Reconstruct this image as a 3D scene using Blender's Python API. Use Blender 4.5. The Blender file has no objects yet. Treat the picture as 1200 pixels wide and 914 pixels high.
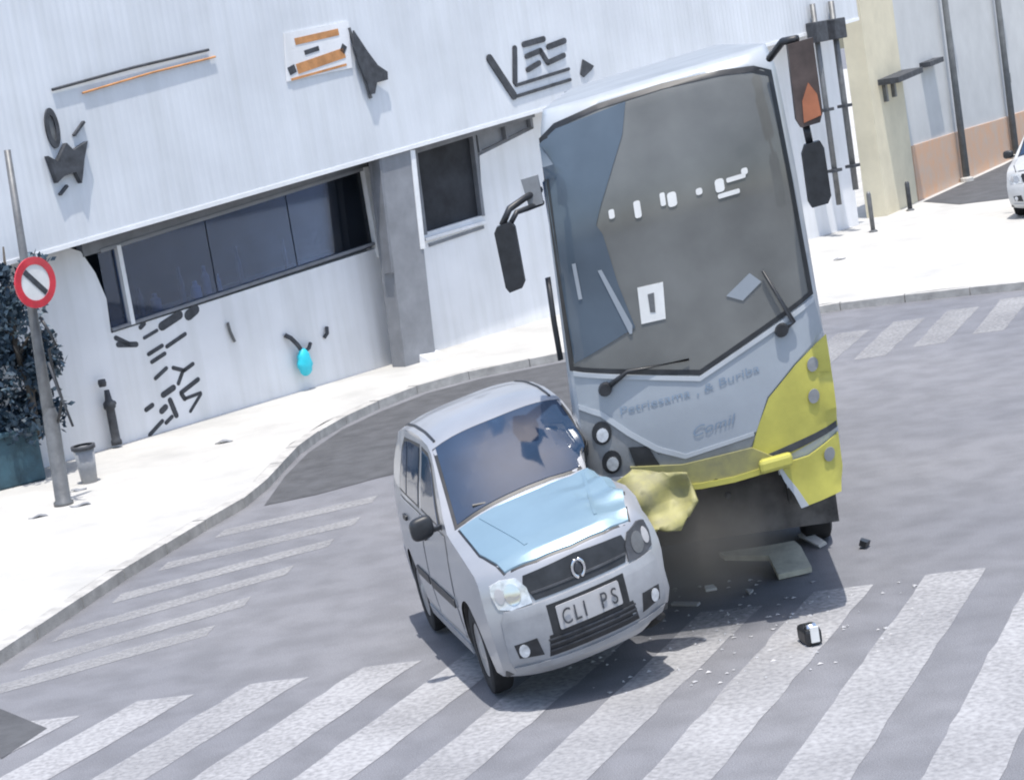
import bpy, bmesh, math, random
from mathutils import Vector, Matrix
from mathutils.bvhtree import BVHTree
from mathutils.geometry import tessellate_polygon
R = math.radians
random.seed(7)
scene = bpy.context.scene
COL = scene.collection

# ---------------------------------------------------------------- camera
cam_data = bpy.data.cameras.new('street_camera')
cam = bpy.data.objects.new('street_camera', cam_data); COL.objects.link(cam)
CAM_H, PITCH, ROLL, FPX = 4.45, 0.155, 0.16, 2400.0
fwd = Vector((0, math.cos(PITCH), -math.sin(PITCH)))
up0 = Vector((0, math.sin(PITCH), math.cos(PITCH)))
r0 = Vector((1, 0, 0))
c_right = r0 * math.cos(ROLL) - up0 * math.sin(ROLL)
c_up = r0 * math.sin(ROLL) + up0 * math.cos(ROLL)
m = Matrix.Identity(4)
for i in range(3):
    m[i][0] = c_right[i]; m[i][1] = c_up[i]; m[i][2] = -fwd[i]
m[2][3] = CAM_H
cam.matrix_world = m
cam_data.sensor_fit = 'HORIZONTAL'
cam_data.sensor_width = 36.0
cam_data.lens = 36.0 * FPX / 1200.0
cam_data.clip_end = 600
scene.camera = cam

# ---------------------------------------------------------------- light
SUN_EL, SUN_AZ = R(78), math.atan2(0.30, -0.95)      # azimuth measured from +Y towards +X
world = bpy.data.worlds.new('World'); scene.world = world; world.use_nodes = True
nt = world.node_tree
bg = nt.nodes['Background']
sky = nt.nodes.new('ShaderNodeTexSky'); sky.sky_type = 'NISHITA'; sky.sun_disc = False
sky.sun_elevation = SUN_EL; sky.sun_rotation = SUN_AZ; sky.dust_density = 2.0; sky.air_density = 1.1
nt.links.new(sky.outputs[0], bg.inputs[0]); bg.inputs[1].default_value = 0.15
sd = bpy.data.lights.new('sun', 'SUN'); sd.energy = 3.0; sd.angle = R(0.6); sd.color = (1.0, 0.96, 0.90)
sun = bpy.data.objects.new('sun', sd); COL.objects.link(sun)
to_sun = Vector((math.sin(SUN_AZ) * math.cos(SUN_EL), math.cos(SUN_AZ) * math.cos(SUN_EL), math.sin(SUN_EL)))
sun.rotation_euler = to_sun.to_track_quat('Z', 'Y').to_euler()
sun.location = (0, 0, 30)
vs = scene.view_settings
vs.view_transform = 'Standard'; vs.look = 'None'; vs.gamma = 1.0; vs.use_curve_mapping = False
vs.exposure = 0.75
scene.cycles.filter_width = 2.0

# ---------------------------------------------------------------- materials
def mat(name, col, rough=0.6, metal=0.0, var=0.12, scale=4.0, bump=0.0, bscale=60.0, spec=0.5, coat=0.0,
        col2=None, thresh=None, alpha=None, detail=6.0):
    """Principled with a noise-driven colour variation and optional fine relief."""
    M = bpy.data.materials.new(name); M.use_nodes = True
    t = M.node_tree; b = t.nodes['Principled BSDF']
    b.inputs['Roughness'].default_value = rough; b.inputs['Metallic'].default_value = metal
    b.inputs['Specular IOR Level'].default_value = spec
    b.inputs['Coat Weight'].default_value = coat
    tc = t.nodes.new('ShaderNodeTexCoord')
    n = t.nodes.new('ShaderNodeTexNoise'); n.inputs['Scale'].default_value = scale; n.inputs['Detail'].default_value = detail
    n.inputs['Roughness'].default_value = 0.62
    t.links.new(tc.outputs['Object'], n.inputs['Vector'])
    r = t.nodes.new('ShaderNodeValToRGB')
    c2 = col2 if col2 else tuple(max(0, c * (1 - var * 1.6)) for c in col)
    c1 = col if col2 else tuple(min(1, c * (1 + var * 0.7)) for c in col)
    lo, hi = thresh if thresh else (0.32, 0.68)
    r.color_ramp.elements[0].position = lo; r.color_ramp.elements[0].color = (*c2, 1)
    r.color_ramp.elements[1].position = hi; r.color_ramp.elements[1].color = (*c1, 1)
    t.links.new(n.outputs['Fac'], r.inputs[0]); t.links.new(r.outputs[0], b.inputs['Base Color'])
    if bump:
        n2 = t.nodes.new('ShaderNodeTexNoise'); n2.inputs['Scale'].default_value = bscale; n2.inputs['Detail'].default_value = 4
        t.links.new(tc.outputs['Object'], n2.inputs['Vector'])
        bp = t.nodes.new('ShaderNodeBump'); bp.inputs['Strength'].default_value = bump; bp.inputs['Distance'].default_value = 0.02
        t.links.new(n2.outputs['Fac'], bp.inputs['Height']); t.links.new(bp.outputs[0], b.inputs['Normal'])
    return M

def glass_mat(name, tint, see, rough=0.03, dust=0.35):
    """Tinted pane: part see-through, part mirror by Fresnel."""
    M = bpy.data.materials.new(name); M.use_nodes = True
    t = M.node_tree; t.nodes.clear()
    out = t.nodes.new('ShaderNodeOutputMaterial')
    tr = t.nodes.new('ShaderNodeBsdfTransparent'); tr.inputs[0].default_value = (*[x * see for x in tint], 1)
    df = t.nodes.new('ShaderNodeBsdfDiffuse'); df.inputs[0].default_value = (*tint, 1)
    gl = t.nodes.new('ShaderNodeBsdfGlossy'); gl.inputs['Roughness'].default_value = rough
    fr = t.nodes.new('ShaderNodeFresnel'); fr.inputs[0].default_value = 1.5
    mx0 = t.nodes.new('ShaderNodeMixShader'); mx0.inputs[0].default_value = dust
    t.links.new(tr.outputs[0], mx0.inputs[1]); t.links.new(df.outputs[0], mx0.inputs[2])
    tc = t.nodes.new('ShaderNodeTexCoord'); nz = t.nodes.new('ShaderNodeTexNoise'); nz.inputs['Scale'].default_value = 1.3; nz.inputs['Detail'].default_value = 6
    t.links.new(tc.outputs['Object'], nz.inputs['Vector'])
    mr = t.nodes.new('ShaderNodeMapRange'); mr.inputs[1].default_value = .3; mr.inputs[2].default_value = .7; mr.inputs[3].default_value = dust * .72; mr.inputs[4].default_value = min(1, dust * 1.28)
    t.links.new(nz.outputs[0], mr.inputs[0]); t.links.new(mr.outputs[0], mx0.inputs[0])
    mx = t.nodes.new('ShaderNodeMixShader')
    t.links.new(fr.outputs[0], mx.inputs[0]); t.links.new(mx0.outputs[0], mx.inputs[1]); t.links.new(gl.outputs[0], mx.inputs[2])
    t.links.new(mx.outputs[0], out.inputs[0])
    return M

def asphalt_mat():
    M = bpy.data.materials.new('asphalt'); M.use_nodes = True
    t = M.node_tree; b = t.nodes['Principled BSDF']; b.inputs['Roughness'].default_value = 0.85
    tc = t.nodes.new('ShaderNodeTexCoord')
    def noise(s, d=5):
        n = t.nodes.new('ShaderNodeTexNoise'); n.inputs['Scale'].default_value = s; n.inputs['Detail'].default_value = d
        t.links.new(tc.outputs['Object'], n.inputs['Vector']); return n
    n1, n2, n3 = noise(0.22), noise(2.6, 14), noise(110, 3)
    r1 = t.nodes.new('ShaderNodeValToRGB'); r1.color_ramp.elements[0].position = .3; r1.color_ramp.elements[1].position = .72
    r1.color_ramp.elements[0].color = (.150, .154, .172, 1); r1.color_ramp.elements[1].color = (.200, .201, .214, 1)
    t.links.new(n1.outputs[0], r1.inputs[0])
    mx = t.nodes.new('ShaderNodeMix'); mx.data_type = 'RGBA'; mx.blend_type = 'MULTIPLY'; mx.inputs['Factor'].default_value = 1
    r2 = t.nodes.new('ShaderNodeValToRGB'); r2.color_ramp.elements[0].position = .36; r2.color_ramp.elements[1].position = .62
    r2.color_ramp.elements[0].color = (.86, .86, .86, 1); r2.color_ramp.elements[1].color = (1.06, 1.06, 1.06, 1)
    t.links.new(n2.outputs[0], r2.inputs[0]); t.links.new(r1.outputs[0], mx.inputs['A']); t.links.new(r2.outputs[0], mx.inputs['B'])
    mx2 = t.nodes.new('ShaderNodeMix'); mx2.data_type = 'RGBA'; mx2.blend_type = 'MULTIPLY'; mx2.inputs['Factor'].default_value = 1
    r3 = t.nodes.new('ShaderNodeValToRGB'); r3.color_ramp.elements[0].position = .35; r3.color_ramp.elements[1].position = .65
    r3.color_ramp.elements[0].color = (.72, .72, .72, 1); r3.color_ramp.elements[1].color = (1.2, 1.2, 1.2, 1)
    t.links.new(n3.outputs[0], r3.inputs[0]); t.links.new(mx.outputs['Result'], mx2.inputs['A']); t.links.new(r3.outputs[0], mx2.inputs['B'])
    t.links.new(mx2.outputs['Result'], b.inputs['Base Color'])
    bp = t.nodes.new('ShaderNodeBump'); bp.inputs['Strength'].default_value = .35; bp.inputs['Distance'].default_value = .01
    t.links.new(n3.outputs[0], bp.inputs['Height']); t.links.new(bp.outputs[0], b.inputs['Normal'])
    return M

def worn_paint(name, col, keep=0.5):
    """Road paint worn through to the asphalt in specks and patches (transparent where it has gone)."""
    M = bpy.data.materials.new(name); M.use_nodes = True
    t = M.node_tree; b = t.nodes['Principled BSDF']; b.inputs['Roughness'].default_value = .75
    tc = t.nodes.new('ShaderNodeTexCoord')
    n = t.nodes.new('ShaderNodeTexNoise'); n.inputs['Scale'].default_value = 22; n.inputs['Detail'].default_value = 8
    n2 = t.nodes.new('ShaderNodeTexNoise'); n2.inputs['Scale'].default_value = .9; n2.inputs['Detail'].default_value = 4
    for x in (n, n2): t.links.new(tc.outputs['Object'], x.inputs['Vector'])
    ad = t.nodes.new('ShaderNodeMath'); ad.operation = 'ADD'
    mu = t.nodes.new('ShaderNodeMath'); mu.operation = 'MULTIPLY'; mu.inputs[1].default_value = .9
    t.links.new(n2.outputs[0], mu.inputs[0]); t.links.new(n.outputs[0], ad.inputs[0]); t.links.new(mu.outputs[0], ad.inputs[1])
    mr = t.nodes.new('ShaderNodeMapRange'); mr.inputs[1].default_value = 0.55 - keep * .5; mr.inputs[2].default_value = 1.50 - keep * .5
    t.links.new(ad.outputs[0], mr.inputs[0])
    b.inputs['Base Color'].default_value = (*col, 1)
    t.links.new(mr.outputs[0], b.inputs['Alpha'])
    return M

M = {}
M['asphalt'] = asphalt_mat()
M['asphalt_dark'] = mat('darkened_asphalt', (.080, .082, .088), .85, var=.2, scale=3, bump=.3, bscale=90)  # dark asphalt tone, also used for the painted kerbside shadow
M['paint_road'] = worn_paint('crossing_paint', (.35, .35, .36), .62)
M['paint_faded'] = worn_paint('faded_crossing_paint', (.31, .31, .315), .40)
M['concrete'] = mat('pale_concrete', (.46, .452, .43), .9, scale=.8, bump=.3, bscale=30, detail=10, col2=(.36, .355, .34), thresh=(.30, .58))
M['kerb'] = mat('kerb_concrete', (.42, .41, .39), .9, var=.18, scale=5, bump=.25, bscale=50)
def wall_mat(name, col, rough, ribs=0.0, streak=.14):
    """Rendered or sheet-clad wall: blotches, rain streaks, and optional vertical ribs as fine relief."""
    W = bpy.data.materials.new(name); W.use_nodes = True
    t = W.node_tree; b = t.nodes['Principled BSDF']; b.inputs['Roughness'].default_value = rough
    tc = t.nodes.new('ShaderNodeTexCoord')
    mp = t.nodes.new('ShaderNodeMapping'); mp.inputs['Scale'].default_value = (3.2, 3.2, .22)
    t.links.new(tc.outputs['Object'], mp.inputs[0])
    n1 = t.nodes.new('ShaderNodeTexNoise'); n1.inputs['Scale'].default_value = 1.5; n1.inputs['Detail'].default_value = 7
    n2 = t.nodes.new('ShaderNodeTexNoise'); n2.inputs['Scale'].default_value = .9; n2.inputs['Detail'].default_value = 9
    t.links.new(mp.outputs[0], n1.inputs['Vector']); t.links.new(tc.outputs['Object'], n2.inputs['Vector'])
    def ramp(src, lo, hi, c0, c1):
        r = t.nodes.new('ShaderNodeValToRGB'); e = r.color_ramp.elements
        e[0].position = lo; e[1].position = hi; e[0].color = (*c0, 1); e[1].color = (*c1, 1); t.links.new(src, r.inputs[0]); return r
    r1 = ramp(n1.outputs[0], .34, .56, (1 - streak, 1 - streak, 1 - streak * 1.15), (1, 1, 1))
    r2 = ramp(n2.outputs[0], .3, .65, tuple(c * .88 for c in col), col)
    mx = t.nodes.new('ShaderNodeMix'); mx.data_type = 'RGBA'; mx.blend_type = 'MULTIPLY'; mx.inputs['Factor'].default_value = 1
    t.links.new(r2.outputs[0], mx.inputs['A']); t.links.new(r1.outputs[0], mx.inputs['B']); t.links.new(mx.outputs['Result'], b.inputs['Base Color'])
    bp = t.nodes.new('ShaderNodeBump'); bp.inputs['Distance'].default_value = .02
    if ribs:
        wv = t.nodes.new('ShaderNodeTexWave'); wv.bands_direction = 'X'; wv.wave_profile = 'SIN'; wv.inputs['Scale'].default_value = 2.75
        t.links.new(tc.outputs['Object'], wv.inputs['Vector']); t.links.new(wv.outputs['Fac'], bp.inputs['Height']); bp.inputs['Strength'].default_value = ribs
    else:
        n3 = t.nodes.new('ShaderNodeTexNoise'); n3.inputs['Scale'].default_value = 35
        t.links.new(tc.outputs['Object'], n3.inputs['Vector']); t.links.new(n3.outputs[0], bp.inputs['Height']); bp.inputs['Strength'].default_value = .15
    t.links.new(bp.outputs[0], b.inputs['Normal'])
    return W
M['white_wall'] = wall_mat('white_render', (.78, .785, .80), .85, 0, .08)
M['white_wall2'] = wall_mat('ribbed_white_cladding', (.655, .68, .715), .6, .22, .06)
M['grey_band'] = mat('grey_soffit', (.20, .21, .23), .8, var=.15, scale=3)
M['pillar'] = mat('grey_pillar', (.24, .25, .27), .8, var=.12, scale=2.5, bump=.15)
M['trim_white'] = mat('white_trim', (.75, .76, .77), .5, var=.06)
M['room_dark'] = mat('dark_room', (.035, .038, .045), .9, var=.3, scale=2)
M['shop_glass'] = glass_mat('shop_glass', (.055, .068, .09), 11.0, .03, .2)
M['ink'] = mat('dark_paint', (.055, .06, .07), .7, var=.3, scale=9)
M['teal'] = mat('teal_paint', (.035, .085, .115), .6, var=.25, scale=5)
M['yellow_wall'] = mat('yellow_render', (.66, .60, .45), .9, var=.08, scale=1.2, bump=.1)
M['grey_wall'] = mat('grey_blue_render', (.55, .555, .55), .9, var=.06, scale=1.1, bump=.1)
M['orange_wall'] = mat('orange_render', (.62, .37, .23), .9, var=.18, scale=2.2, bump=.1, col2=(.52, .41, .33))
M['steel'] = mat('grey_steel', (.16, .165, .17), .5, metal=.3, var=.2, scale=6)
M['pole_conc'] = mat('pole_concrete', (.17, .18, .185), .9, var=.15, scale=5, bump=.2)
M['black'] = mat('black_plastic', (.022, .024, .028), .45, var=.3, scale=10)
M['rubber'] = mat('tyre_rubber', (.018, .018, .02), .85, var=.3, scale=12)
M['alloy'] = mat('wheel_silver', (.42, .43, .45), .35, metal=.7, var=.1)
M['silver'] = mat('silver_paint', (.37, .38, .40), .34, metal=.35, var=.07, scale=1.5, coat=.5)
M['silver_dirty'] = mat('silver_bumper', (.33, .34, .36), .45, metal=.2, var=.16, scale=3, coat=.2)
M['hood_sky_tint'] = mat('hood_reflection_blue', (.22, .325, .395), .34, metal=.30, var=.06, scale=1.5, coat=.5)  # silver hood's blue sky reflection put into the paint colour
M['debris_beige'] = mat('dusty_beige_plastic', (.58, .56, .46), .7, var=.2, scale=6)
M['grey_paint'] = mat('pale_grey_paint', (.55, .56, .57), .3, metal=.2, var=.06, coat=.6)
M['car_glass'] = mat('dark_car_glass', (.024, .046, .088), .05, var=.2, scale=1, spec=.6)
M['lens'] = mat('lamp_lens', (.62, .65, .68), .12, metal=.25, var=.25, scale=14, coat=1)
M['chrome'] = mat('chrome', (.75, .76, .78), .15, metal=1, var=.05)
M['plate'] = mat('plate_grey', (.40, .40, .41), .5, var=.08)
M['bus_white'] = mat('bus_white', (.40, .43, .46), .35, var=.08, scale=2.2, coat=.3)
M['bus_roof'] = mat('bus_roof_grey', (.27, .29, .31), .5, var=.12, scale=2)
M['bus_silver'] = mat('bus_silver_panel', (.32, .355, .395), .34, metal=.15, var=.08, scale=1.6, coat=.35)
M['bus_yellow'] = mat('bus_yellow', (.46, .43, .085), .45, var=.14, scale=2.6, coat=.25)
M['bus_yellow_dirty'] = mat('bus_yellow_dirty', (.33, .31, .11), .6, var=.3, scale=5, col2=(.19, .18, .10))
M['bus_grey'] = mat('bus_lamp_panel', (.24, .25, .26), .45, var=.18, scale=4)
M['bus_glass'] = glass_mat('bus_windscreen_glass', (.26, .267, .258), 1.2, .06, .6)
M['bus_glass_reflection'] = glass_mat('bus_windscreen_reflection', (.15, .195, .245), 1.2, .05, .6)  # bluish reflection put into the glass colour
M['chassis'] = mat('dark_chassis', (.105, .10, .096), .8, var=.4, scale=5)
M['paper'] = mat('paper', (.72, .72, .70), .8, var=.08)
M['amber'] = mat('amber_lens', (.38, .13, .06), .25, var=.2, coat=.8)
M['red_lens'] = mat('red_lens', (.62, .03, .05), .3, var=.2, coat=.6)
M['orange'] = mat('orange_print', (.55, .26, .10), .7, var=.2, scale=6)
M['blue_ink'] = mat('blue_grey_ink', (.20, .26, .34), .6, var=.1)
M['cyan'] = mat('cyan_plastic', (.03, .55, .68), .4, var=.12)
M['leaf'] = mat('blue_green_leaf', (.040, .075, .105), .55, var=.5, scale=3, col2=(.018, .036, .062))
M['leaf_light'] = mat('pale_leaf', (.13, .19, .23), .5, var=.4, scale=3)
M['bark'] = mat('bark', (.09, .08, .07), .9, var=.3, scale=8, bump=.4)
M['bin'] = mat('grey_bin_plastic', (.30, .31, .33), .6, var=.15)
M['seat'] = mat('bus_seat_fabric', (.30, .31, .34), .9, var=.2)

# ---------------------------------------------------------------- helpers
def link(name, mesh, material=None, parent=None, smooth=False):
    o = bpy.data.objects.new(name, mesh); COL.objects.link(o)
    if material is not None:
        mesh.materials.clear(); mesh.materials.append(M[material] if isinstance(material, str) else material)
    if parent is not None: o.parent = parent
    if smooth:
        for p in mesh.polygons: p.use_smooth = True
    return o

def obj(name, bm, material=None, parent=None, smooth=False, warp=None):
    bmesh.ops.recalc_face_normals(bm, faces=bm.faces)
    if warp:
        for v in bm.verts: v.co = warp(v.co)
    me = bpy.data.meshes.new(name); bm.to_mesh(me); bm.free()
    return link(name, me, material, parent, smooth)

def tag(o, label, cat, group=None, kind=None):
    o['label'] = label; o['category'] = cat
    if group: o['group'] = group
    if kind: o['kind'] = kind
    return o

def structure(o):
    o['kind'] = 'structure'; return o

def empty(name, loc=(0, 0, 0), rz=0.0):
    o = bpy.data.objects.new(name, None); COL.objects.link(o)
    o.location = loc; o.rotation_euler = (0, 0, rz); o.empty_display_size = .2
    return o

def NB(): return bmesh.new()

def box(bm, lo, hi, bev=0.0):
    r = bmesh.ops.create_cube(bm, size=1.0)
    s = [hi[i] - lo[i] for i in range(3)]; c = [(hi[i] + lo[i]) / 2 for i in range(3)]
    for v in r['verts']: v.co = Vector((v.co.x * s[0] + c[0], v.co.y * s[1] + c[1], v.co.z * s[2] + c[2]))
    if bev:
        es = list({e for v in r['verts'] for e in v.link_edges})
        bmesh.ops.bevel(bm, geom=es, offset=bev, segments=2, affect='EDGES', profile=.5)
    return bm

def tube(bm, pts, rad, n=10, cap=True):
    """Round tube along a polyline; rad a number or one per point."""
    pts = [Vector(p) for p in pts]
    rs = rad if isinstance(rad, (list, tuple)) else [rad] * len(pts)
    rings = []
    ref = None
    for i, p in enumerate(pts):
        d = (pts[min(i + 1, len(pts) - 1)] - pts[max(i - 1, 0)]).normalized()
        if ref is None: ref = Vector((1, 0, 0)) if abs(d.x) < .9 else Vector((0, 1, 0))
        a = d.cross(ref).normalized(); b = d.cross(a).normalized()
        rings.append([bm.verts.new(p + a * math.cos(2 * math.pi * k / n) * rs[i] + b * math.sin(2 * math.pi * k / n) * rs[i]) for k in range(n)])
    for i in range(len(rings) - 1):
        for k in range(n):
            bm.faces.new((rings[i][k], rings[i][(k + 1) % n], rings[i + 1][(k + 1) % n], rings[i + 1][k]))
    if cap:
        bm.faces.new(rings[0][::-1]); bm.faces.new(rings[-1])
    return bm

def lathe(bm, prof, origin, axis, n=24):
    """Revolve (radius, height) pairs about an axis through origin."""
    axis = Vector(axis).normalized(); o = Vector(origin)
    a = axis.orthogonal().normalized(); b = axis.cross(a)
    rings = []
    for r, h in prof:
        if r < 1e-6: rings.append([bm.verts.new(o + axis * h)])
        else: rings.append([bm.verts.new(o + axis * h + (a * math.cos(2 * math.pi * k / n) + b * math.sin(2 * math.pi * k / n)) * r) for k in range(n)])
    for i in range(len(rings) - 1):
        A, B = rings[i], rings[i + 1]
        for k in range(n):
            k2 = (k + 1) % n
            if len(A) == 1 and len(B) == 1: continue
            if len(A) == 1: bm.faces.new((A[0], B[k], B[k2]))
            elif len(B) == 1: bm.faces.new((A[k], A[k2], B[0]))
            else: bm.faces.new((A[k], A[k2], B[k2], B[k]))
    return bm

def prism(bm, poly, f0, f1):
    """Extrude a 2-D polygon between two mapping functions (x,y)->Vector."""
    a = [bm.verts.new(f0(x, y)) for x, y in poly]; b = [bm.verts.new(f1(x, y)) for x, y in poly]
    tris = tessellate_polygon([[Vector((x, y, 0)) for x, y in poly]])
    for t in tris:
        bm.faces.new([a[i] for i in t]); bm.faces.new([b[i] for i in reversed(t)])
    n = len(poly)
    for i in range(n): bm.faces.new((a[i], a[(i + 1) % n], b[(i + 1) % n], b[i]))
    return bm

def flat_tess(poly, res, hole=None):
    """A 2-D polygon (with an optional hole) cut by a grid; returns a bmesh in the xy plane."""
    bm = NB()
    vs = [bm.verts.new((x, y, 0)) for x, y in list(poly) + list(hole or [])]
    loops = [[Vector((x, y, 0)) for x, y in poly]] + ([[Vector((x, y, 0)) for x, y in hole]] if hole else [])
    for t in tessellate_polygon(loops):
        try: bm.faces.new([vs[i] for i in t])
        except ValueError: pass
    if not hole: bmesh.ops.dissolve_limit(bm, angle_limit=.01, verts=bm.verts, edges=bm.edges)
    xs = [p[0] for p in poly]; ys = [p[1] for p in poly]
    for lo, hi, nrm in ((min(xs), max(xs), (1, 0, 0)), (min(ys), max(ys), (0, 1, 0))):
        k = max(1, int(round((hi - lo) / res)))
        for i in range(1, k):
            c = lo + (hi - lo) * i / k
            bmesh.ops.bisect_plane(bm, geom=bm.verts[:] + bm.edges[:] + bm.faces[:], plane_co=Vector(nrm) * c, plane_no=nrm)
    return bm

AXES = {'front': (Vector((0, 1, 0)), lambda a, b: Vector((a, -5, b))),
        'top': (Vector((0, 0, -1)), lambda a, b: Vector((a, b, 9))),
        'sideR': (Vector((1, 0, 0)), lambda a, b: Vector((-5, a, b))),
        'sideL': (Vector((-1, 0, 0)), lambda a, b: Vector((5, a, b)))}

def panel(name, bvh, poly, axis, off, material, parent, warp, thick=0.02, res=.12, smooth=True, hole=None):
    """A sheet of the given outline laid on a body surface, `off` proud of it, with an edge `thick` deep."""
    d, org = AXES[axis]
    bm = flat_tess(poly, res, hole)
    base = {}
    dead = []
    for v in bm.verts:
        h = bvh.ray_cast(org(v.co.x, v.co.y), d)
        if h[0] is None: dead.append(v)
        else: base[v] = h[0]
    for v in dead:
        if base:
            q = min(base, key=lambda w: (w.co.xy - v.co.xy).length if w not in dead else 9)
            o = org(v.co.x, v.co.y); P = base[q]
            base[v] = o + d * ((P - o).dot(d))
        else: base[v] = org(v.co.x, v.co.y) + d * 5
    faces = list(bm.faces); bedges = [e for e in bm.edges if e.is_boundary]
    for v, P in base.items(): v.co = P - d * off
    lower = {}
    for e in bedges:
        for v in e.verts:
            if v not in lower: lower[v] = bm.verts.new(v.co + d * thick)
    for e in bedges:
        a, b = e.verts
        bm.faces.new((a, b, lower[b], lower[a]))
    o = obj(name, bm, material, parent, smooth, warp)
    if smooth:
        me = o.data
        try: me.set_sharp_from_angle(angle=R(35))
        except Exception: pass
    return o

def bvh_of(bms):
    V, F = [], []
    for bm in bms:
        bm.verts.index_update(); k = len(V)
        V += [v.co.copy() for v in bm.verts]; F += [[k + v.index for v in f.verts] for f in bm.faces]
    return BVHTree.FromPolygons(V, F)

def circle(cx, cy, rx, ry=None, n=20, a0=0, a1=2 * math.pi):
    ry = ry or rx
    return [(cx + rx * math.cos(a0 + (a1 - a0) * i / n), cy + ry * math.sin(a0 + (a1 - a0) * i / n)) for i in range(n)]

def rrect(x0, y0, x1, y1, r, n=4):
    P = []
    for cx, cy, a in ((x1 - r, y1 - r, 0), (x0 + r, y1 - r, 90), (x0 + r, y0 + r, 180), (x1 - r, y0 + r, 270)):
        for i in range(n + 1):
            t = R(a + 90 * i / n); P.append((cx + r * math.cos(t), cy + r * math.sin(t)))
    return P

def sheet(bm, pts, z):
    vs = [bm.verts.new((x, y, z)) for x, y in pts]
    for t in tessellate_polygon([[Vector((x, y, 0)) for x, y in pts]]):
        bm.faces.new([vs[i] for i in t])
    return bm

def text_mesh(body, size, extrude=0.004, shear=0.0, spacing=1.0):
    cu = bpy.data.curves.new('lettering', 'FONT'); cu.body = body; cu.size = size; cu.extrude = extrude
    cu.shear = shear; cu.space_character = spacing; cu.align_x = 'LEFT'
    o = bpy.data.objects.new('lettering', cu); COL.objects.link(o)
    dg = bpy.context.evaluated_depsgraph_get()
    me = bpy.data.meshes.new_from_object(o.evaluated_get(dg))
    bpy.data.objects.remove(o); bpy.data.curves.remove(cu)
    return me

# ================================================================ SETTING
# road: one sheet to the horizon
bm = NB(); bmesh.ops.create_grid(bm, x_segments=8, y_segments=8, size=200)
for v in bm.verts: v.co.y += 60
road = structure(obj('road', bm, 'asphalt'))

KERB = [(-9.0, 2.0), (-4.85, 17.59), (-4.14, 20.28), (-3.55, 22.1), (-3.12, 23.3), (-2.98, 24.6), (-2.80, 26.2), (-2.45, 27.5), (-1.95, 28.6), (-1.3, 29.6),
        (-.47, 30.2), (.7, 30.5), (3, 30.9), (4.97, 31.1), (6.6, 30.65), (8.2, 29.9), (14, 27.2), (40, 16)]
def offset_line(L, d):
    out = []
    for i, p in enumerate(L):
        a = Vector(L[max(i - 1, 0)]); b = Vector(L[min(i + 1, len(L) - 1)]); t = (b - a).normalized()
        out.append((p[0] - t.y * d, p[1] + t.x * d))
    return out
KIN = offset_line(KERB, .16)
far = [(90, 60), (90, 160), (-90, 160), (-90, 10), (-30, 2)]
bm = NB(); sheet(bm, KIN + far, .118)
side = structure(obj('sidewalk', bm, 'concrete'))
# kerb: a run of kerb stones, each its own piece
def cum(L):
    s = [0]
    for a, b in zip(L, L[1:]): s.append(s[-1] + (Vector(b) - Vector(a)).length)
    return s
def along(L, S, s):
    for i in range(len(L) - 1):
        if s <= S[i + 1] or i == len(L) - 2:
            f = (s - S[i]) / (S[i + 1] - S[i]); a, b = Vector(L[i]), Vector(L[i + 1]); return a + (b - a) * f, (b - a).normalized()
kerb_root = structure(empty('kerb', (0, 0, 0)))
SK = cum(KERB); s = 12.0; k = 0
while s < SK[-1] - 14:
    ln = .98
    p0, t0 = along(KERB, SK, s); p1, t1 = along(KERB, SK, s + ln - .012)
    bm = NB(); n0 = Vector((-t0.y, t0.x)); n1 = Vector((-t1.y, t1.x))
    jz = random.uniform(-.006, .006)
    q = [p0, p1, p1 + n1 * .158, p0 + n0 * .158]
    lo = [bm.verts.new((a.x, a.y, -.05)) for a in q]; hi = [bm.verts.new((a.x, a.y, .122 + jz)) for a in q]
    bm.faces.new(lo[::-1]); bm.faces.new(hi)
    for i in range(4): bm.faces.new((lo[i], lo[(i + 1) % 4], hi[(i + 1) % 4], hi[i]))
    obj('kerb_stone', bm, 'kerb', kerb_root); s += ln; k += 1

# crossing stripes (painted on the road: children of the road)
def stripe(pts, matn='paint_road', z=.004, name='crossing_stripe'):
    bm = flat_tess(pts, .35)
    for v in bm.verts: v.co.z = z
    j = random.Random(len(bpy.data.objects))
    for v in bm.verts:
        if v.is_boundary: v.co.x += j.uniform(-.012, .012); v.co.y += j.uniform(-.012, .012)
    return obj(name, bm, matn, road)
for i in range(-3, 10):
    xl = 3.01 - .905 * i; y1 = 15.72 + .04 * math.sin(i * 2.1); L = 5.4
    a = Vector((xl, y1)); b = Vector((xl + .47, y1 - .07)); D = Vector((.50 - .013 * xl, 1.0)).normalized()
    stripe([(a.x, a.y), (b.x, b.y), (b.x - D.x * L, b.y - D.y * L), (a.x - D.x * L, a.y - D.y * L)])
# the crossing over the side street: faded
ENDS = [((-4.75, 16.75), (-3.0, 17.62)), ((-4.62, 17.42), (-2.75, 18.48)), ((-4.5, 18.3), (-2.43, 19.48)), ((-4.15, 19.45), (-2.1, 20.42)),
        ((-3.85, 20.55), (-1.86, 21.28)), ((-3.4, 21.75), (-1.72, 22.3))]
for a, b in ENDS:
    stripe([(a[0], a[1] - .16), (b[0], b[1] - .16), (b[0] + .05, b[1] + .18), (a[0] + .06, a[1] + .2)], 'paint_faded')
# worn pale stripes over the far street, behind the bus
for i in range(6):
    x = 3.6 + i * .85; y = 26.1 + .25 * i
    stripe([(x, y), (x + .42, y - .05), (x + 1.55, y + 2.6), (x + 1.1, y + 2.7)], 'paint_faded')
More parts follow.
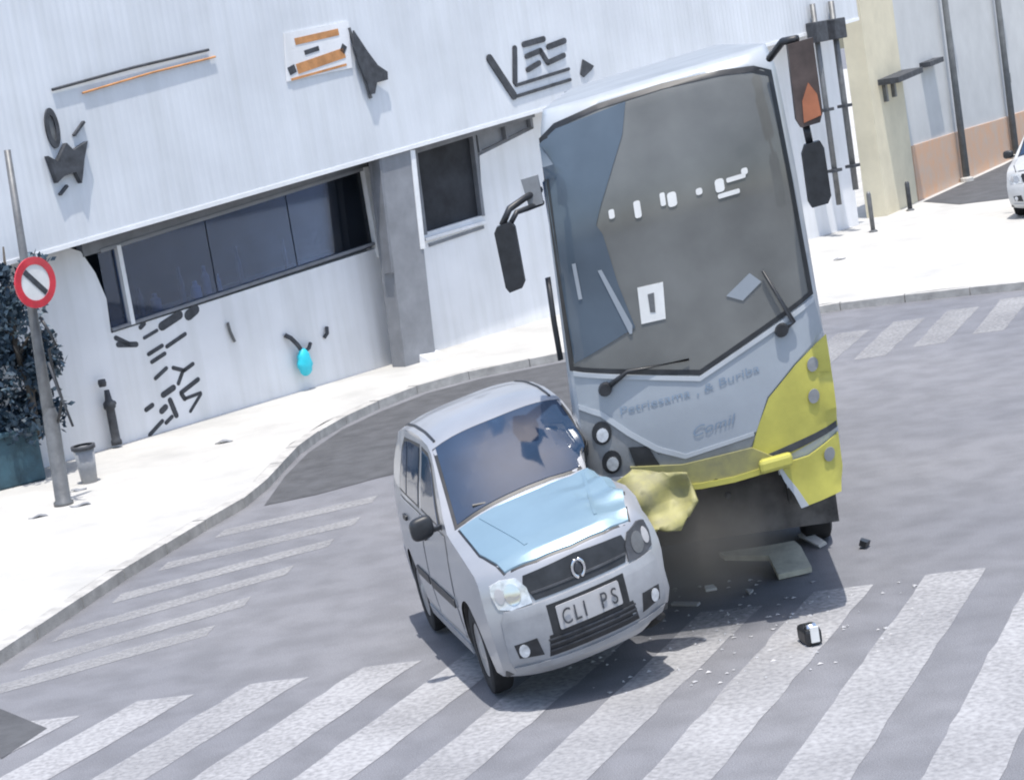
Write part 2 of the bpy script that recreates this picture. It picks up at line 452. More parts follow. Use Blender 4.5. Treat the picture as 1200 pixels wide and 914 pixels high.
# kerbside shadow painted as a dark sheet; a smaller dark sheet follows
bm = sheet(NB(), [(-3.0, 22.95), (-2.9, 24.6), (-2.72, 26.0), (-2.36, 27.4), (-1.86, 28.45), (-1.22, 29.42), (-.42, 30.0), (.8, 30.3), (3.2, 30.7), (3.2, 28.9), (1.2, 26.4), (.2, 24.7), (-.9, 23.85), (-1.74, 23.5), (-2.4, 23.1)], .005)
obj('darkened_asphalt', bm, 'asphalt_dark', road)
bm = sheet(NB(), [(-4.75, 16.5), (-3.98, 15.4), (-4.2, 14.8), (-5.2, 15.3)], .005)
obj('darkened_asphalt', bm, 'asphalt_dark', road)
# asphalt forecourt in front of the far wall
bm = sheet(NB(), [(9.55, 44.75), (9.9, 42.9), (11.9, 42.0), (17, 46.5), (19.5, 56), (14.3, 53.5), (13.0, 50.9)], .124)
structure(obj('driveway', bm, 'asphalt_dark'))

# ================================================================ CORNER BUILDING
FA = R(46); P0 = Vector((-6.0, 28.0, 0))
fac = empty('corner_building', P0, FA)         # local x along the front, -y towards the street, z up
tag(fac, 'white corner shop building with long dark window openings and tall white upper front', 'building')
def front_prism(name, poly, out0, out1, material, parent=None, bev=False):
    bm = prism(NB(), poly, lambda s, z: Vector((s, -out0, z)), lambda s, z: Vector((s, -out1, z)))
    return obj(name, bm, material, parent or fac)
K = .063                                         # the street falls: everything above ground follows it
def z_(s, z0): return z0 + K * s
# lower wall with sill
front_prism('lower_wall', [(-4, -.2), (19.6, -.2), (19.6, z_(19.6, 1.62)), (8.62, z_(8.62, 1.55)), (6.6, z_(6.6, 1.58)), (.84, 1.68), (.87, 2.17), (.77, 2.55), (.6, 2.88), (.34, 3.0), (-4, 3.0)], -.25, 0, 'white_wall')
front_prism('upper_wall', [(8.62, 2.093), (19.6, z_(19.6, 1.62)), (19.6, 4.4), (10.22, 3.75), (10.2, 3.34), (8.77, 3.07)], -.25, -.003, 'white_wall')
# dark room behind the openings
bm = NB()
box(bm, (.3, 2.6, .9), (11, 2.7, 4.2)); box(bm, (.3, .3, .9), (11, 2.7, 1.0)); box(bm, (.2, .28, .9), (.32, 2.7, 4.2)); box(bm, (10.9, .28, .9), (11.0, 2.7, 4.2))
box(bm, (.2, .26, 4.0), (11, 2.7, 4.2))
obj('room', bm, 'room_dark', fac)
# grey soffit band under the upper front, and the lintel
front_prism('lintel', [(.62, 2.80), (6.2, 3.235), (6.2, 3.5), (.62, 3.1)], -.12, .02, 'grey_band')
front_prism('lintel', [(6.9, 3.28), (10.25, 3.53), (10.25, 3.8), (6.9, 3.5)], -.12, .02, 'grey_band')
# soffit slab
bm = prism(NB(), [(-4, 2.9), (19.6, z_(19.6, 3.09) + .03), (19.6, z_(19.6, 3.2)), (-4, 3.0)], lambda s, z: Vector((s, .1, z)), lambda s, z: Vector((s, -.58, z)))
obj('soffit', bm, 'grey_band', fac)
# the tall upper front: ribbed sheet cladding
front_prism('cladding', [(-4.35, z_(-4.35, 3.04)), (19.65, z_(19.65, 3.04)), (19.65, z_(19.65, 6.9)), (-4.35, z_(-4.35, 6.9))], .56, .60, 'white_wall2')
front_prism('fascia_backing', [(-4.3, 2.9), (19.6, z_(19.6, 3.1)), (19.6, 8.0), (-4.3, 6.6)], .1, .55, 'white_wall')
# lower edge drip strip
bm = prism(NB(), [(-4.35, z_(-4.35, 3.0)), (19.65, z_(19.65, 3.0)), (19.65, z_(19.65, 3.06)), (-4.35, z_(-4.35, 3.06))], lambda s, z: Vector((s, -.545, z)), lambda s, z: Vector((s, -.615, z)))
obj('drip_edge', bm, 'trim_white', fac)
# window frames and panes of the first opening
def bar(name, a, b, w, out0, out1, material='trim_white', parent=None):
    a, b = Vector(a), Vector(b); t = (b - a).normalized(); n = Vector((-t.y, t.x)) * w / 2
    return front_prism(name, [tuple(a + n), tuple(a - n), tuple(b - n), tuple(b + n)], out0, out1, material, parent)
win = front_prism('window_frame', [(.86, 1.70), (6.06, 2.03), (6.06, 2.075), (.86, 1.745)], -.10, .03, 'grey_band')
bar('window_post', (1.22, 1.73), (1.22, 2.86), .07, -.08, .035, 'trim_white', win)
bar('window_post', (6.13, 1.83), (6.13, 3.26), .10, -.08, .05, 'trim_white', win)
for a, b in ((.90, 1.19), (1.26, 2.85), (2.87, 4.46), (4.48, 6.07)):
    front_prism('pane', [(a, 1.745 + (a - .86) * .0635), (b, 1.745 + (b - .86) * .0635), (b, 2.815 + (b - .62) * .078), (a, 2.815 + (a - .62) * .078)], -.05, -.045, 'shop_glass', win)
bar('window_head', (.9, 2.83), (6.1, 3.235), .05, -.08, .03, 'pillar', win)
# things on the counter behind the glass, seen as pale shapes
JARS = ['slim grey container nearest the left post of the long shop window', 'wide pale jar second from the left in the long shop window', 'slim grey container just left of the bright white jar in the shop window', 'bright white wide jar in the middle group of the shop window', 'tall pale jar just right of the bright white jar in the shop window', 'thin white jar right of the tall pale jar in the shop window', 'tall slim grey container right of the middle group in the shop window', 'rightmost thin grey container in the long shop window']
for s_, z0, w, h, mt in ((1.6, 1.9, .10, .32, 'steel'), (1.9, 1.93, .16, .2, 'plate'), (2.35, 2.1, .09, .42, 'steel'), (2.62, 2.18, .16, .20, 'paper'), (2.85, 2.2, .13, .34, 'plate'), (3.05, 2.1, .06, .2, 'paper'), (3.5, 2.02, .08, .45, 'steel'), (4.4, 2.0, .05, .36, 'steel')):
    bm = lathe(NB(), [(0, 0), (w * .5, 0), (w * .5, h * .8), (w * .22, h), (w * .22, h * 1.25), (0, h * 1.25)], (s_, .20 + random.uniform(0, .08), 1.74 + .0635 * (s_ - .86)), (0, 0, 1), 12)
    o = obj('counter_jar', bm, mt)
    o.parent = None; o.matrix_world = Matrix.Translation(P0) @ Matrix.Rotation(FA, 4, 'Z')
    tag(o, JARS.pop(0), 'jar', 'jars behind the shop window')
bm = prism(NB(), [(.9, 1.0), (6.0, 1.0), (6.0, 1.738 + .0635 * 5.14), (.9, 1.738 + .0635 * .04)], lambda s, z: Vector((s, .12, z)), lambda s, z: Vector((s, .6, z))); obj('counter', bm, 'grey_band', fac)
# second opening: dark shutter box
front_prism('shutter', [(7.2, 1.98), (8.6, 2.07), (8.68, 3.4), (7.3, 3.32)], -.14, -.10, 'room_dark')
for a, b in (((7.22, 2.0), (7.3, 3.34)), ((8.62, 2.08), (8.70, 3.42))): bar('shutter_guide', a, b, .07, -.09, .012, 'grey_band')
bar('sill', (7.15, 1.93), (8.62, 1.98), .05, 0, .07, 'white_wall')
bar('sill_shadow_strip', (7.25, 1.82), (8.58, 1.90), .05, 0, .02, 'grey_band')
# third: small high window
wf = front_prism('high_window', [(8.78, 3.12), (10.18, 3.38), (10.18, 3.56), (8.78, 3.5)], -.12, -.09, 'pillar')
for a in (8.8, 9.5, 10.16): bar('window_post', (a, 3.12 + (a - 8.78) * .186), (a, 3.5 + (a - 8.78) * .045), .05, -.085, .01, 'grey_band', wf)
# pillar under the overhang
bm = NB()
pil = prism(NB(), [(5.74, -.2), (6.42, -.2), (6.70, 3.42), (5.98, 3.38)], lambda s, z: Vector((s, -.28, z)), lambda s, z: Vector((s, -.57, z)))
pil = obj('pillar', pil, 'pillar', fac)
bar('edge_trim', (6.55, 1.85), (6.68, 3.40), .10, .40, .585, 'trim_white', pil)
bar('edge_trim', (5.82, 1.6), (5.96, 3.36), .05, .40, .58, 'grey_band', pil)
bm = prism(NB(), [(6.05, -.2), (6.6, -.2), (6.55, .12), (6.1, .16)], lambda s, z: Vector((s, -.52, z + .1)), lambda s, z: Vector((s, -.75, z)))
obj('pillar_foot', bm, 'white_wall', pil)
# painted lettering running down the low wall, each stroke a flat painted shape
STROKES = [((.90, 1.60), (1.10, 1.47), .07), ((.92, 1.50), (1.22, 1.44), .08), ((1.35, 1.66), (1.42, 1.70), .07), ((1.72, 1.60), (2.06, 1.70), .13), ((2.22, 1.66), (2.36, 1.72), .15),
           ((1.38, 1.50), (1.62, 1.56), .05), ((1.40, 1.26), (1.66, 1.33), .06), ((1.43, 1.14), (1.68, 1.21), .06), ((1.74, 1.30), (2.10, 1.41), .06),
           ((1.44, .90), (1.66, 1.0), .06), ((1.78, .98), (1.96, .90), .06), ((1.96, .90), (2.14, .96), .06), ((1.94, .90), (1.82, .74), .06),
           ((1.52, .64), (1.72, .70), .09), ((1.84, .60), (2.18, .72), .07), ((1.84, .58), (1.88, .50), .07), ((1.88, .50), (2.18, .52), .05), ((2.18, .50), (1.94, .30), .05),
           ((1.44, .42), (1.52, .46), .09), ((1.62, .54), (1.68, .30), .08), ((1.18, .50), (1.30, .54), .07), ((1.16, .14), (1.42, .28), .06), ((1.48, .24), (1.60, .30), .06)]
let = empty('painted_lettering', P0, FA); tag(let, 'dark hand painted letters running down the low white wall', 'lettering')
def capsule(a, b, w):
    a, b = Vector(a), Vector(b); t0 = math.atan2(b.y - a.y, b.x - a.x); P = []
    for c, base in ((b, t0 - math.pi / 2), (a, t0 + math.pi / 2)):
        for i in range(6): P.append((c.x + w / 2 * math.cos(base + math.pi * i / 5), c.y + w / 2 * math.sin(base + math.pi * i / 5)))
    return P
for a, b, w in STROKES: front_prism('stroke', capsule(a, b, w), .002, .006, 'ink', let)

# ---------------------------------------------------------------- things on the facade
def on_wall(name, label, cat, group=None):
    e = empty(name, P0, FA); tag(e, label, cat, group); return e
def wall_poly(name, poly, o0, o1, material, parent): return front_prism(name, poly, o0, o1, material, parent)
# round ring emblem
e = on_wall('ring_sign', 'dark oval ring mounted high on the white upper front', 'sign')
bm = NB()
A = circle(.09, 4.6, .105, .27, 28); B_ = circle(.09, 4.6, .05, .17, 28)
for i in range(28):
    j = (i + 1) % 28
    q = [(A[i], A[j], B_[j], B_[i])]
    f = [bm.verts.new((p[0], -.64, p[1])) for p in q[0]]; g = [bm.verts.new((p[0], -.605, p[1])) for p in q[0]]
    bm.faces.new(f); bm.faces.new((f[0], f[1], g[1], g[0])); bm.faces.new((f[2], f[3], g[3], g[2]))
bmesh.ops.remove_doubles(bm, verts=bm.verts, dist=.0005)
obj('ring', bm, 'ink', e)
wall_poly('disc', B_, .603, .612, 'steel', e)
# dark crown-shaped lamp under it
e = on_wall('wall_lamp', 'dark crown shaped lamp bracket under the oval ring', 'lamp')
wall_poly('housing', [(-.11, 4.25), (.03, 4.16), (.13, 4.28), (.22, 4.38), (.31, 4.27), (.56, 4.36), (.45, 4.12), (.38, 3.92), (.34, 3.82), (.28, 3.98), (.08, 3.95), (-.04, 3.88), (-.06, 4.0)], .604, .70, 'ink', e)
bar('arm', (.40, 4.46), (.60, 4.62), .035, .604, .66, 'ink', e)
bar('arm', (.0, 3.72), (.14, 3.82), .035, .604, .66, 'ink', e)
# conduit pair
for k, (a, b) in enumerate((((.2, 5.10), (2.95, 5.35)), ((.67, 5.0), (3.05, 5.24)))):
    bm = tube(NB(), [(a[0], -.63, a[1]), ((a[0] + b[0]) / 2, -.635, (a[1] + b[1]) / 2 + .02), (b[0], -.63, b[1])], .02 if k == 0 else .014, 8)
    o = obj('wall_conduit', bm, 'ink' if k == 0 else 'orange'); o.matrix_world = Matrix.Translation(P0) @ Matrix.Rotation(FA, 4, 'Z')
    tag(o, 'dark conduit running up the white upper front, thicker of the pair' if k == 0 else 'thin brown conduit just below the dark one on the white upper front', 'conduit')
# orange banner
e = on_wall('shop_banner', 'small pale banner with orange brown lines beside a dark pennant', 'banner')
wall_poly('board', [(4.32, 4.74), (5.66, 4.80), (5.74, 5.5), (4.42, 5.44)], .603, .622, 'white_wall', e)
for a, b, w, mt in (((4.55, 4.90), (5.55, 5.04), .15, 'orange'), ((4.40, 4.76), (5.55, 4.86), .035, 'orange'), ((4.38, 4.88), (4.52, 4.92), .12, 'ink'), ((4.75, 5.12), (5.05, 5.16), .07, 'ink'), ((5.50, 5.05), (5.58, 5.15), .10, 'ink'), ((4.6, 5.3), (5.5, 5.36), .10, 'orange')):
    bar('print', a, b, w, .623, .628, mt, e)
e = on_wall('dark_pennant', 'dark triangular pennant hanging beside the orange banner', 'pennant')
wall_poly('cloth', [(5.76, 5.35), (5.98, 5.0), (6.14, 4.78), (6.32, 4.66), (6.30, 4.54), (6.06, 4.52), (5.98, 4.36), (5.88, 4.36), (5.86, 4.52), (5.76, 4.8), (5.70, 5.1)], .66, .69, 'ink', e)
bar('rod', (5.72, 5.4), (5.93, 4.3), .03, .605, .655, 'steel', e)
# big V E sign
e = on_wall('letter_sign', 'large dark letters starting with V on the white upper front above the small window', 'sign')
for a, b, w in (((8.72, 4.62), (9.16, 3.96), .14), ((9.2, 3.94), (10.62, 4.06), .055), ((9.26, 4.12), (10.62, 4.24), .055), ((9.24, 4.18), (9.36, 4.72), .10),
                ((9.6, 4.34), (9.9, 4.42), .09), ((9.62, 4.56), (9.98, 4.62), .09), ((9.98, 4.62), (10.12, 4.40), .09), ((10.12, 4.40), (10.55, 4.48), .09), ((10.2, 4.66), (10.62, 4.72), .10), ((9.6, 4.76), (10.1, 4.80), .10)):
    front_prism('letter', capsule(a, b, w), .603, .625, 'ink', e)
e = on_wall('arrow_sign', 'small dark triangle beside the large letters on the white upper front', 'sign')
wall_poly('arrow', [(10.9, 4.12), (11.02, 4.36), (11.28, 4.22), (11.2, 4.16), (10.98, 4.06)], .603, .625, 'ink', e)
# cyan bag on hook
e = on_wall('hanging_bag', 'bright cyan plastic bag hanging from a dark bracket on the low white wall', 'bag')
bm = NB(); bmesh.ops.create_icosphere(bm, subdivisions=3, radius=1)
for v in bm.verts:
    t = v.co.z
    v.co = Vector((4.13 + v.co.x * (.13 - .03 * t) * (1 + .12 * math.sin(9 * t + 4 * v.co.x)), -.12 + v.co.y * .09, .56 + t * .22))
obj('bag', bm, 'cyan', e, True)
bm = tube(NB(), [(3.92, -.02, 1.02), (3.98, -.08, .96), (4.06, -.11, .84), (4.12, -.11, .74)], .035, 8); tube(bm, [(4.16, -.11, .70), (4.28, -.10, .74), (4.36, -.06, .80)], .03, 8)
obj('bracket', bm, 'ink', e)
o = obj('wall_hook', tube(NB(), [(4.70, -.01, .82), (4.73, -.06, .88), (4.77, -.03, .97)], .03, 8), 'ink'); o.matrix_world = Matrix.Translation(P0) @ Matrix.Rotation(FA, 4, 'Z')
tag(o, 'small dark hook on the low white wall just beside the cyan bag', 'hook')
o = obj('wall_pipe_stub', tube(NB(), [(2.88, -.03, 1.42), (2.90, -.03, 1.28), (2.95, -.03, 1.12)], .022, 8), 'steel'); o.matrix_world = Matrix.Translation(P0) @ Matrix.Rotation(FA, 4, 'Z')
tag(o, 'short thin grey pipe stub under the long window between lettering and cyan bag', 'pipe')
e = on_wall('standpipe', 'dark bottle shaped standpipe against the low wall behind the grey bin', 'standpipe')
obj('body', lathe(NB(), [(0, 0), (.075, 0), (.075, .06), (.062, .08), (.062, .5), (.085, .53), (.085, .6), (.05, .64), (.035, .78), (0, .78)], (.50, -.12, .16), (0, 0, 1), 14), 'ink', e, True)
obj('valve', lathe(NB(), [(0, 0), (.05, 0), (.06, .05), (.05, .1), (0, .1)], (.45, -.12, 1.0), (0, 0, 1), 12), 'ink', e, True)
bm = tube(NB(), [(.42, -.12, .70), (.60, -.12, .74)], .03, 8); obj('handle', bm, 'ink', e)

# ================================================================ WALLS ON THE RIGHT
Q0 = Vector((9.46, 45.0, 0)); QA = math.atan2(.8735, .4869)
def rprism(name, poly, o0, o1, material, parent):
    bm = prism(NB(), poly, lambda s, z: Vector((s, -o0, z)), lambda s, z: Vector((s, -o1, z))); return obj(name, bm, material, parent)
yel = empty('yellow_gatehouse', Q0, QA); tag(yel, 'narrow pale yellow rendered house front beyond the bus', 'building')
rprism('wall', [(-2.3, -.2), (-.02, -.2), (-.02, 7.0), (-2.3, 7.0)], -.4, .04, 'yellow_wall', yel)
rprism('canopy', [(-1.75, 2.82), (.05, 2.9), (.05, 3.02), (-1.75, 2.94)], .042, .5, 'ink', yel)
rprism('bracket', [(-1.5, 2.45), (-1.38, 2.45), (-1.38, 2.82), (-1.5, 2.82)], .042, .12, 'steel', yel)
rprism('bracket', [(-.9, 2.5), (-.78, 2.5), (-.78, 2.85), (-.9, 2.85)], .042, .12, 'steel', yel)
wal = empty('painted_boundary_wall', Q0, QA); tag(wal, 'long grey wall with orange painted lower band beyond the bus', 'wall')
rprism('wall', [(0, -.2), (26, -.2), (26, 7.0), (0, 7.0)], -.3, 0, 'grey_wall', wal)
rprism('orange_band', [(.1, .05), (26, .05), (26, 1.02), (7.6, 1.20), (4, 1.28), (.1, 1.34)], .0, .03, 'orange_wall', wal)
rprism('base_strip', [(0, -.1), (26, -.1), (26, .08), (0, .08)], .031, .09, 'concrete', wal)
rprism('coping', [(1.5, 2.95), (2.6, 2.99), (2.6, 3.1), (1.5, 3.06)], .0, .25, 'ink', wal)
rprism('vent', [(8.9, 2.0), (9.15, 2.0), (9.15, 2.25), (8.9, 2.25)], .0, .04, 'steel', wal)
for (x, y), lab in (((11.42, 47.95), 'slim grey utility pole nearer the yellow house front'), ((13.75, 52.2), 'slim grey utility pole farther along the orange banded wall')):
    e = empty('utility_pole', (x - .1, y, .12)); tag(e, lab, 'pole', 'poles along the boundary wall')
    obj('shaft', tube(NB(), [(0, 0, -.15), (0, 0, 3), (0, 0, 8.5)], [.085, .075, .06], 10), 'pole_conc', e, True)
    obj('footing', lathe(NB(), [(0, 0), (.16, 0), (.15, .08), (.09, .11), (0, .11)], (0, 0, 0), (0, 0, 1), 14), 'concrete', e)
    bm = NB(); box(bm, (-.7, -.06, 7.6), (.7, .06, 7.72)); obj('crossarm', bm, 'bark', e)
# pair of dark downpipes on the end of the corner building
for (sa, za, sb, zb, r_), lab in (((17.95, .75, 17.95, 4.7, .055), 'dark grey downpipe on the far end of the corner building beside the bus mirror'), ((18.6, .95, 18.6, 4.7, .06), 'dark grey downpipe at the very end of the corner building')):
    e = on_wall('downpipe', lab, 'downpipe', 'downpipes on the far end of the corner building')
    obj('pipe', tube(NB(), [(sa, -.70, za), (sb, -.70, zb)], r_, 10), 'steel', e, True)
    bm = NB(); box(bm, (sb - .2, -.85, 3.95), (sb + .2, -.61, 4.35), .02); obj('hopper', bm, 'ink', e)
    for z in (1.4, 2.6): 
        bm = NB(); box(bm, (sa - .12, -.80, z), (sa + .12, -.60, z + .06)); obj('clamp', bm, 'ink', e)
e = empty('bollard', (7.55, 40.3, .12)); tag(e, 'thin dark bollard on the pavement right behind the bus', 'bollard', 'bollards on the far pavement')
obj('shaft', lathe(NB(), [(0, -.1), (.045, -.1), (.045, .75), (.03, .8), (0, .8)], (0, 0, 0), (0, 0, 1), 12), 'steel', e, True); obj('base_ring', lathe(NB(), [(.045, 0), (.09, 0), (.08, .03), (.045, .04)], (0, 0, 0), (0, 0, 1), 12), 'steel', e)
e = empty('bollard', (8.95, 43.3, .12)); tag(e, 'thin dark bollard at the foot of the yellow house front', 'bollard', 'bollards on the far pavement')
obj('shaft', lathe(NB(), [(0, -.1), (.05, -.1), (.05, .58), (.035, .62), (0, .62)], (0, 0, 0), (0, 0, 1), 12), 'ink', e, True); obj('base_ring', lathe(NB(), [(.05, 0), (.09, 0), (.08, .03), (.05, .04)], (0, 0, 0), (0, 0, 1), 12), 'steel', e)

# ================================================================ CARS
def make_car(root_name, loc, yaw, paint, bumper_paint, S=(1, 1, 1), shear=0.0, tilt=0.0, squash=None, hood=None, plate_text=(('C', -.205), ('L', -.11), ('I', -.045), ('P', .125), ('S', .215))):
    root = empty(root_name, loc, yaw)
    sx, sy, sz = S; u0 = -.72 * 1.0
    ct, st = math.cos(tilt), math.sin(tilt)
    def warp(p):
        x, y, z = p.x * sx, p.y * sy, p.z * sz
        z0 = z + shear * (x - u0)
        x, z = u0 + (x - u0) * ct - z0 * st, (x - u0) * st + z0 * ct
        v = Vector((x, y, z))
        return squash(v) if squash else v
    # side profile (edge line): y, z, bow weight
    PR = [(.10, .20, 1), (.035, .25, 1), (.0, .33, 1), (-.01, .45, 1), (0, .56, 1), (.035, .62, 1), (.05, .68, 1), (.085, .77, 1), (.16, .815, .95), (.34, .86, .8), (.62, .905, .5), (.88, .945, .3), (1.05, .975, .2),
          (1.22, 1.075, .14), (1.42, 1.20, .1), (1.60, 1.31, .07), (1.72, 1.375, .04), (1.88, 1.41, 0), (2.2, 1.435, 0), (2.6, 1.435, 0), (3.0, 1.41, 0), (3.25, 1.37, -.05), (3.45, 1.22, -.1), (3.62, 1.03, -.2), (3.72, .93, -.3), (3.78, .80, -.4), (3.84, .62, -.5), (3.86, .45, -.5), (3.82, .26, -.5), (3.76, .2, -.5)]
    BOW = .20
    def lerp_tab(T, x):
        if x <= T[0][0]: return T[0][1]
        for (a, b), (c, d) in zip(T, T[1:]):
            if x <= c: return b + (d - b) * (x - a) / (c - a)
        return T[-1][1]
    PW = [(.0, .74), (.2, .775), (.5, .805), (1.0, .82), (2.0, .825), (3.0, .82), (3.5, .79), (3.86, .73)]
    SW = [(.18, .955), (.3, .985), (.55, 1.0), (.8, .985), (.97, .955), (1.1, .905), (1.3, .80), (1.42, .745)]
    X = lambda y, z: lerp_tab(PW, y) * lerp_tab(SW, z)
    # top skin
    top = NB(); NT = 24; rows = []
    for k, (y, z, w) in enumerate(PR):
        a = PR[max(k - 1, 0)]; b = PR[min(k + 1, len(PR) - 1)]
        t = Vector((b[0] - a[0], b[1] - a[1])).normalized(); nrm = Vector((-t.y, t.x))      # outward
        crown = .045 if .2 < z < .7 else .05
        hw = X(y + BOW * w, z) + .012 * math.sin(max(0, min(1, (z - .25) / .6)) * math.pi)
        row = []
        for i in range(NT + 1):
            q = -1 + 2 * i / NT
            c = crown * (1 - abs(q) ** 3.2)
            row.append(top.verts.new((q * hw, y + BOW * w * abs(q) ** 2.6 + nrm.x * c, z + nrm.y * c)))
        rows.append(row)
    for r1, r2 in zip(rows, rows[1:]):
        for i in range(NT): top.faces.new((r1[i], r1[i + 1], r2[i + 1], r2[i]))
    # side skins with wheel arches
    upper = [(y + BOW * w, z) for y, z, w in PR]
    AR, AF, AB = .335, .80, 3.15
    low = []
    for cx in (AB, AF):
        low += [(cx + AR * math.cos(a), .27 + AR * math.sin(a)) for a in [math.pi * i / 14 for i in range(0, 15)]]
        low.insert(len(low) - 15, (cx + AR, .2)); low.append((cx - AR, .2))
    side_poly = upper + low
    def side_skin(sgn):
        bm = flat_tess(side_poly, .14)
        for v in bm.verts:
            y, z = v.co.x, v.co.y
            x = X(y, z) + .012 * math.sin(max(0, min(1, (z - .25) / .6)) * math.pi)
            v.co = Vector((sgn * x, y, z))
        return bm
    sl, sr_ = side_skin(-1), side_skin(1)
    for s_ in (sl, sr_):
        bmesh.ops.triangulate(s_, faces=s_.faces)
    bvh = bvh_of([top, sl, sr_])
    body = NB()
    for b in (top, sl, sr_):
        me = bpy.data.meshes.new('t'); b.to_mesh(me); body.from_mesh(me); bpy.data.meshes.remove(me)
    # wheel wells and floor
    bo = obj('body', body, paint, root, True, warp); bo.data.set_sharp_from_angle(angle=R(40))
    fl = NB(); box(fl, (-.74, .22, .205), (.74, 3.7, .24))
    for sgn in (-1, 1):
        for cy in (AF, AB):
            a = [(cy + (AR + .004) * math.cos(t), .27 + (AR + .004) * math.sin(t)) for t in [math.pi * i / 12 for i in range(13)]]
            A = [fl.verts.new((sgn * (X(y, z) - .004), y, z)) for y, z in a]; B2 = [fl.verts.new((sgn * .42, y, z)) for y, z in a]
            for i in range(12): fl.faces.new((A[i], A[i + 1], B2[i + 1], B2[i]))
            fl.faces.new(B2)
    obj('underbody', fl, 'chassis', root, False, warp)
    P = lambda nm, poly, ax, off, mt, par=root, thick=.02, res=.1: panel(nm, bvh, poly, ax, off, mt, par, warp, thick, res)
    # hood over a dark seam
    hood_o = [(-.56, .085), (-.3, .075), (0, .07), (.3, .075), (.56, .085), (.66, .40), (.68, .98), (.4, 1.03), (0, 1.045), (-.4, 1.03), (-.68, .98), (-.66, .40)]
    hood_o = [(x, y + .20 * .85 * (abs(x) / .75) ** 2.6 * (1 - y / 1.3)) for x, y in hood_o]
    fine = []
    for a, b in zip(hood_o, hood_o[1:] + hood_o[:1]):
        for i in range(4): fine.append((a[0] + (b[0] - a[0]) * i / 4, a[1] + (b[1] - a[1]) * i / 4))
    P('hood_seam', [(x * 1.022, .56 + (y - .56) * 1.03) for x, y in fine], 'top', .002, 'black')
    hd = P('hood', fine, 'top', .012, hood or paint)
    for sgn in (-1, 1):
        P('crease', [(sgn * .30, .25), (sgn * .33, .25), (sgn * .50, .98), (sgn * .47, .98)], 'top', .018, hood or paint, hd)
    # windscreen, side windows, rear window
    P('windscreen_seal', [(-.71, 1.06), (0, 1.075), (.71, 1.06), (.605, 1.765), (0, 1.75), (-.605, 1.765)], 'top', .003, 'black')
    P('windscreen', [(-.675, 1.085), (0, 1.10), (.675, 1.085), (.578, 1.74), (0, 1.725), (-.578, 1.74)], 'top', .009, 'car_glass')
    P('rear_window', [(-.52, 3.30), (.52, 3.30), (.60, 3.55), (-.60, 3.55)], 'top', .007, 'car_glass')
    for ax, nm in (('sideR', 'right'), ('sideL', 'left')):
        P('window_seal', [(1.28, .975), (2.12, 1.0), (2.12, 1.385), (1.86, 1.37), (1.7, 1.31)], ax, .002, 'black')
        P('window_seal', [(2.2, 1.0), (3.12, 1.02), (3.02, 1.30), (2.9, 1.37), (2.2, 1.39)], ax, .002, 'black')
        P('window', [(1.42, .995), (2.09, 1.02), (2.09, 1.36), (1.86, 1.345), (1.72, 1.28)], ax, .008, 'car_glass')
        P('window', [(2.23, 1.02), (2.72, 1.03), (2.72, 1.36), (2.23, 1.365)], ax, .008, 'car_glass')
        P('quarter_window', [(2.77, 1.03), (3.06, 1.04), (2.98, 1.27), (2.88, 1.34), (2.77, 1.355)], ax, .008, 'car_glass')
        P('door_seam', [(1.17, .30), (2.18, .30), (2.18, .975), (1.19, .955)], ax, .001, 'black')
        d1 = P('door', [(1.19, .315), (2.155, .315), (2.155, .965), (1.21, .945)], ax, .007, paint)
        P('door_seam', [(2.185, .30), (2.80, .30), (2.80, .55), (3.05, .80), (3.1, .99), (2.185, .975)], ax, .001, 'black')
        d2 = P('door', [(2.205, .315), (2.78, .315), (2.78, .56), (3.03, .81), (3.075, .975), (2.205, .965)], ax, .007, paint)
        P('handle', rrect(1.95, .83, 2.10, .865, .015), ax, .03, 'black', d1, .03)
        P('handle', rrect(2.80, .85, 2.95, .885, .015), ax, .03, 'black', d2, .03)
        P('side_moulding', rrect(1.2, .50, 2.15, .56, .02), ax, .018, 'black', d1)
        P('side_moulding', rrect(2.21, .50, 2.76, .56, .02), ax, .018, 'black', d2)
        P('rocker', [(1.16, .2), (2.79, .2), (2.79, .27), (1.16, .27)], ax, .012, bumper_paint)
    # front end
    P('grille', [(-.40, .615), (.40, .615), (.46, .72), (.44, .765), (0, .785), (-.44, .765), (-.46, .72)], 'front', .008, 'black', res=.07)
    gbar = P('grille_bar', [(-.42, .655), (.42, .655), (.42, .667), (-.42, .667)], 'front', .02, 'ink', res=.07)
    # emblem ring
    hit = bvh.ray_cast(Vector((0, -5, .70)), Vector((0, 1, 0)))[0]
    bm = NB(); tube(bm, [Vector((.052 * math.cos(t), hit.y - .024, .70 + .052 * math.sin(t))) for t in [2 * math.pi * i / 20 for i in range(21)]], .012, 8, False)
    em = obj('emblem', bm, 'chrome', root, True, warp)
    obj('emblem_core', lathe(NB(), [(0, -.014), (.03, -.014), (.044, 0), (.044, .01)], (0, hit.y - .012, .70), (0, 1, 0), 18), 'ink', em, False, warp)
    bp = P('bumper', [(-.66, .215), (.66, .215), (.70, .30), (.705, .40), (.70, .54), (.66, .60), (0, .602), (-.66, .60), (-.70, .54), (-.705, .40), (-.70, .30)], 'front', .03, bumper_paint, res=.07, thick=.05)
    P('bumper_lip', [(-.66, .215), (.66, .215), (.68, .262), (0, .25), (-.68, .262)], 'front', .05, bumper_paint, bp, res=.07, thick=.03)
    P('lower_grille', [(-.40, .275), (.40, .275), (.37, .40), (-.37, .40)], 'front', .033, 'black', bp, .006, .07)
    for z in (.305, .34, .37): P('grille_slat', [(-.385, z), (.385, z), (.385, z + .01), (-.385, z + .01)], 'front', .042, 'ink', bp, .012, .07)
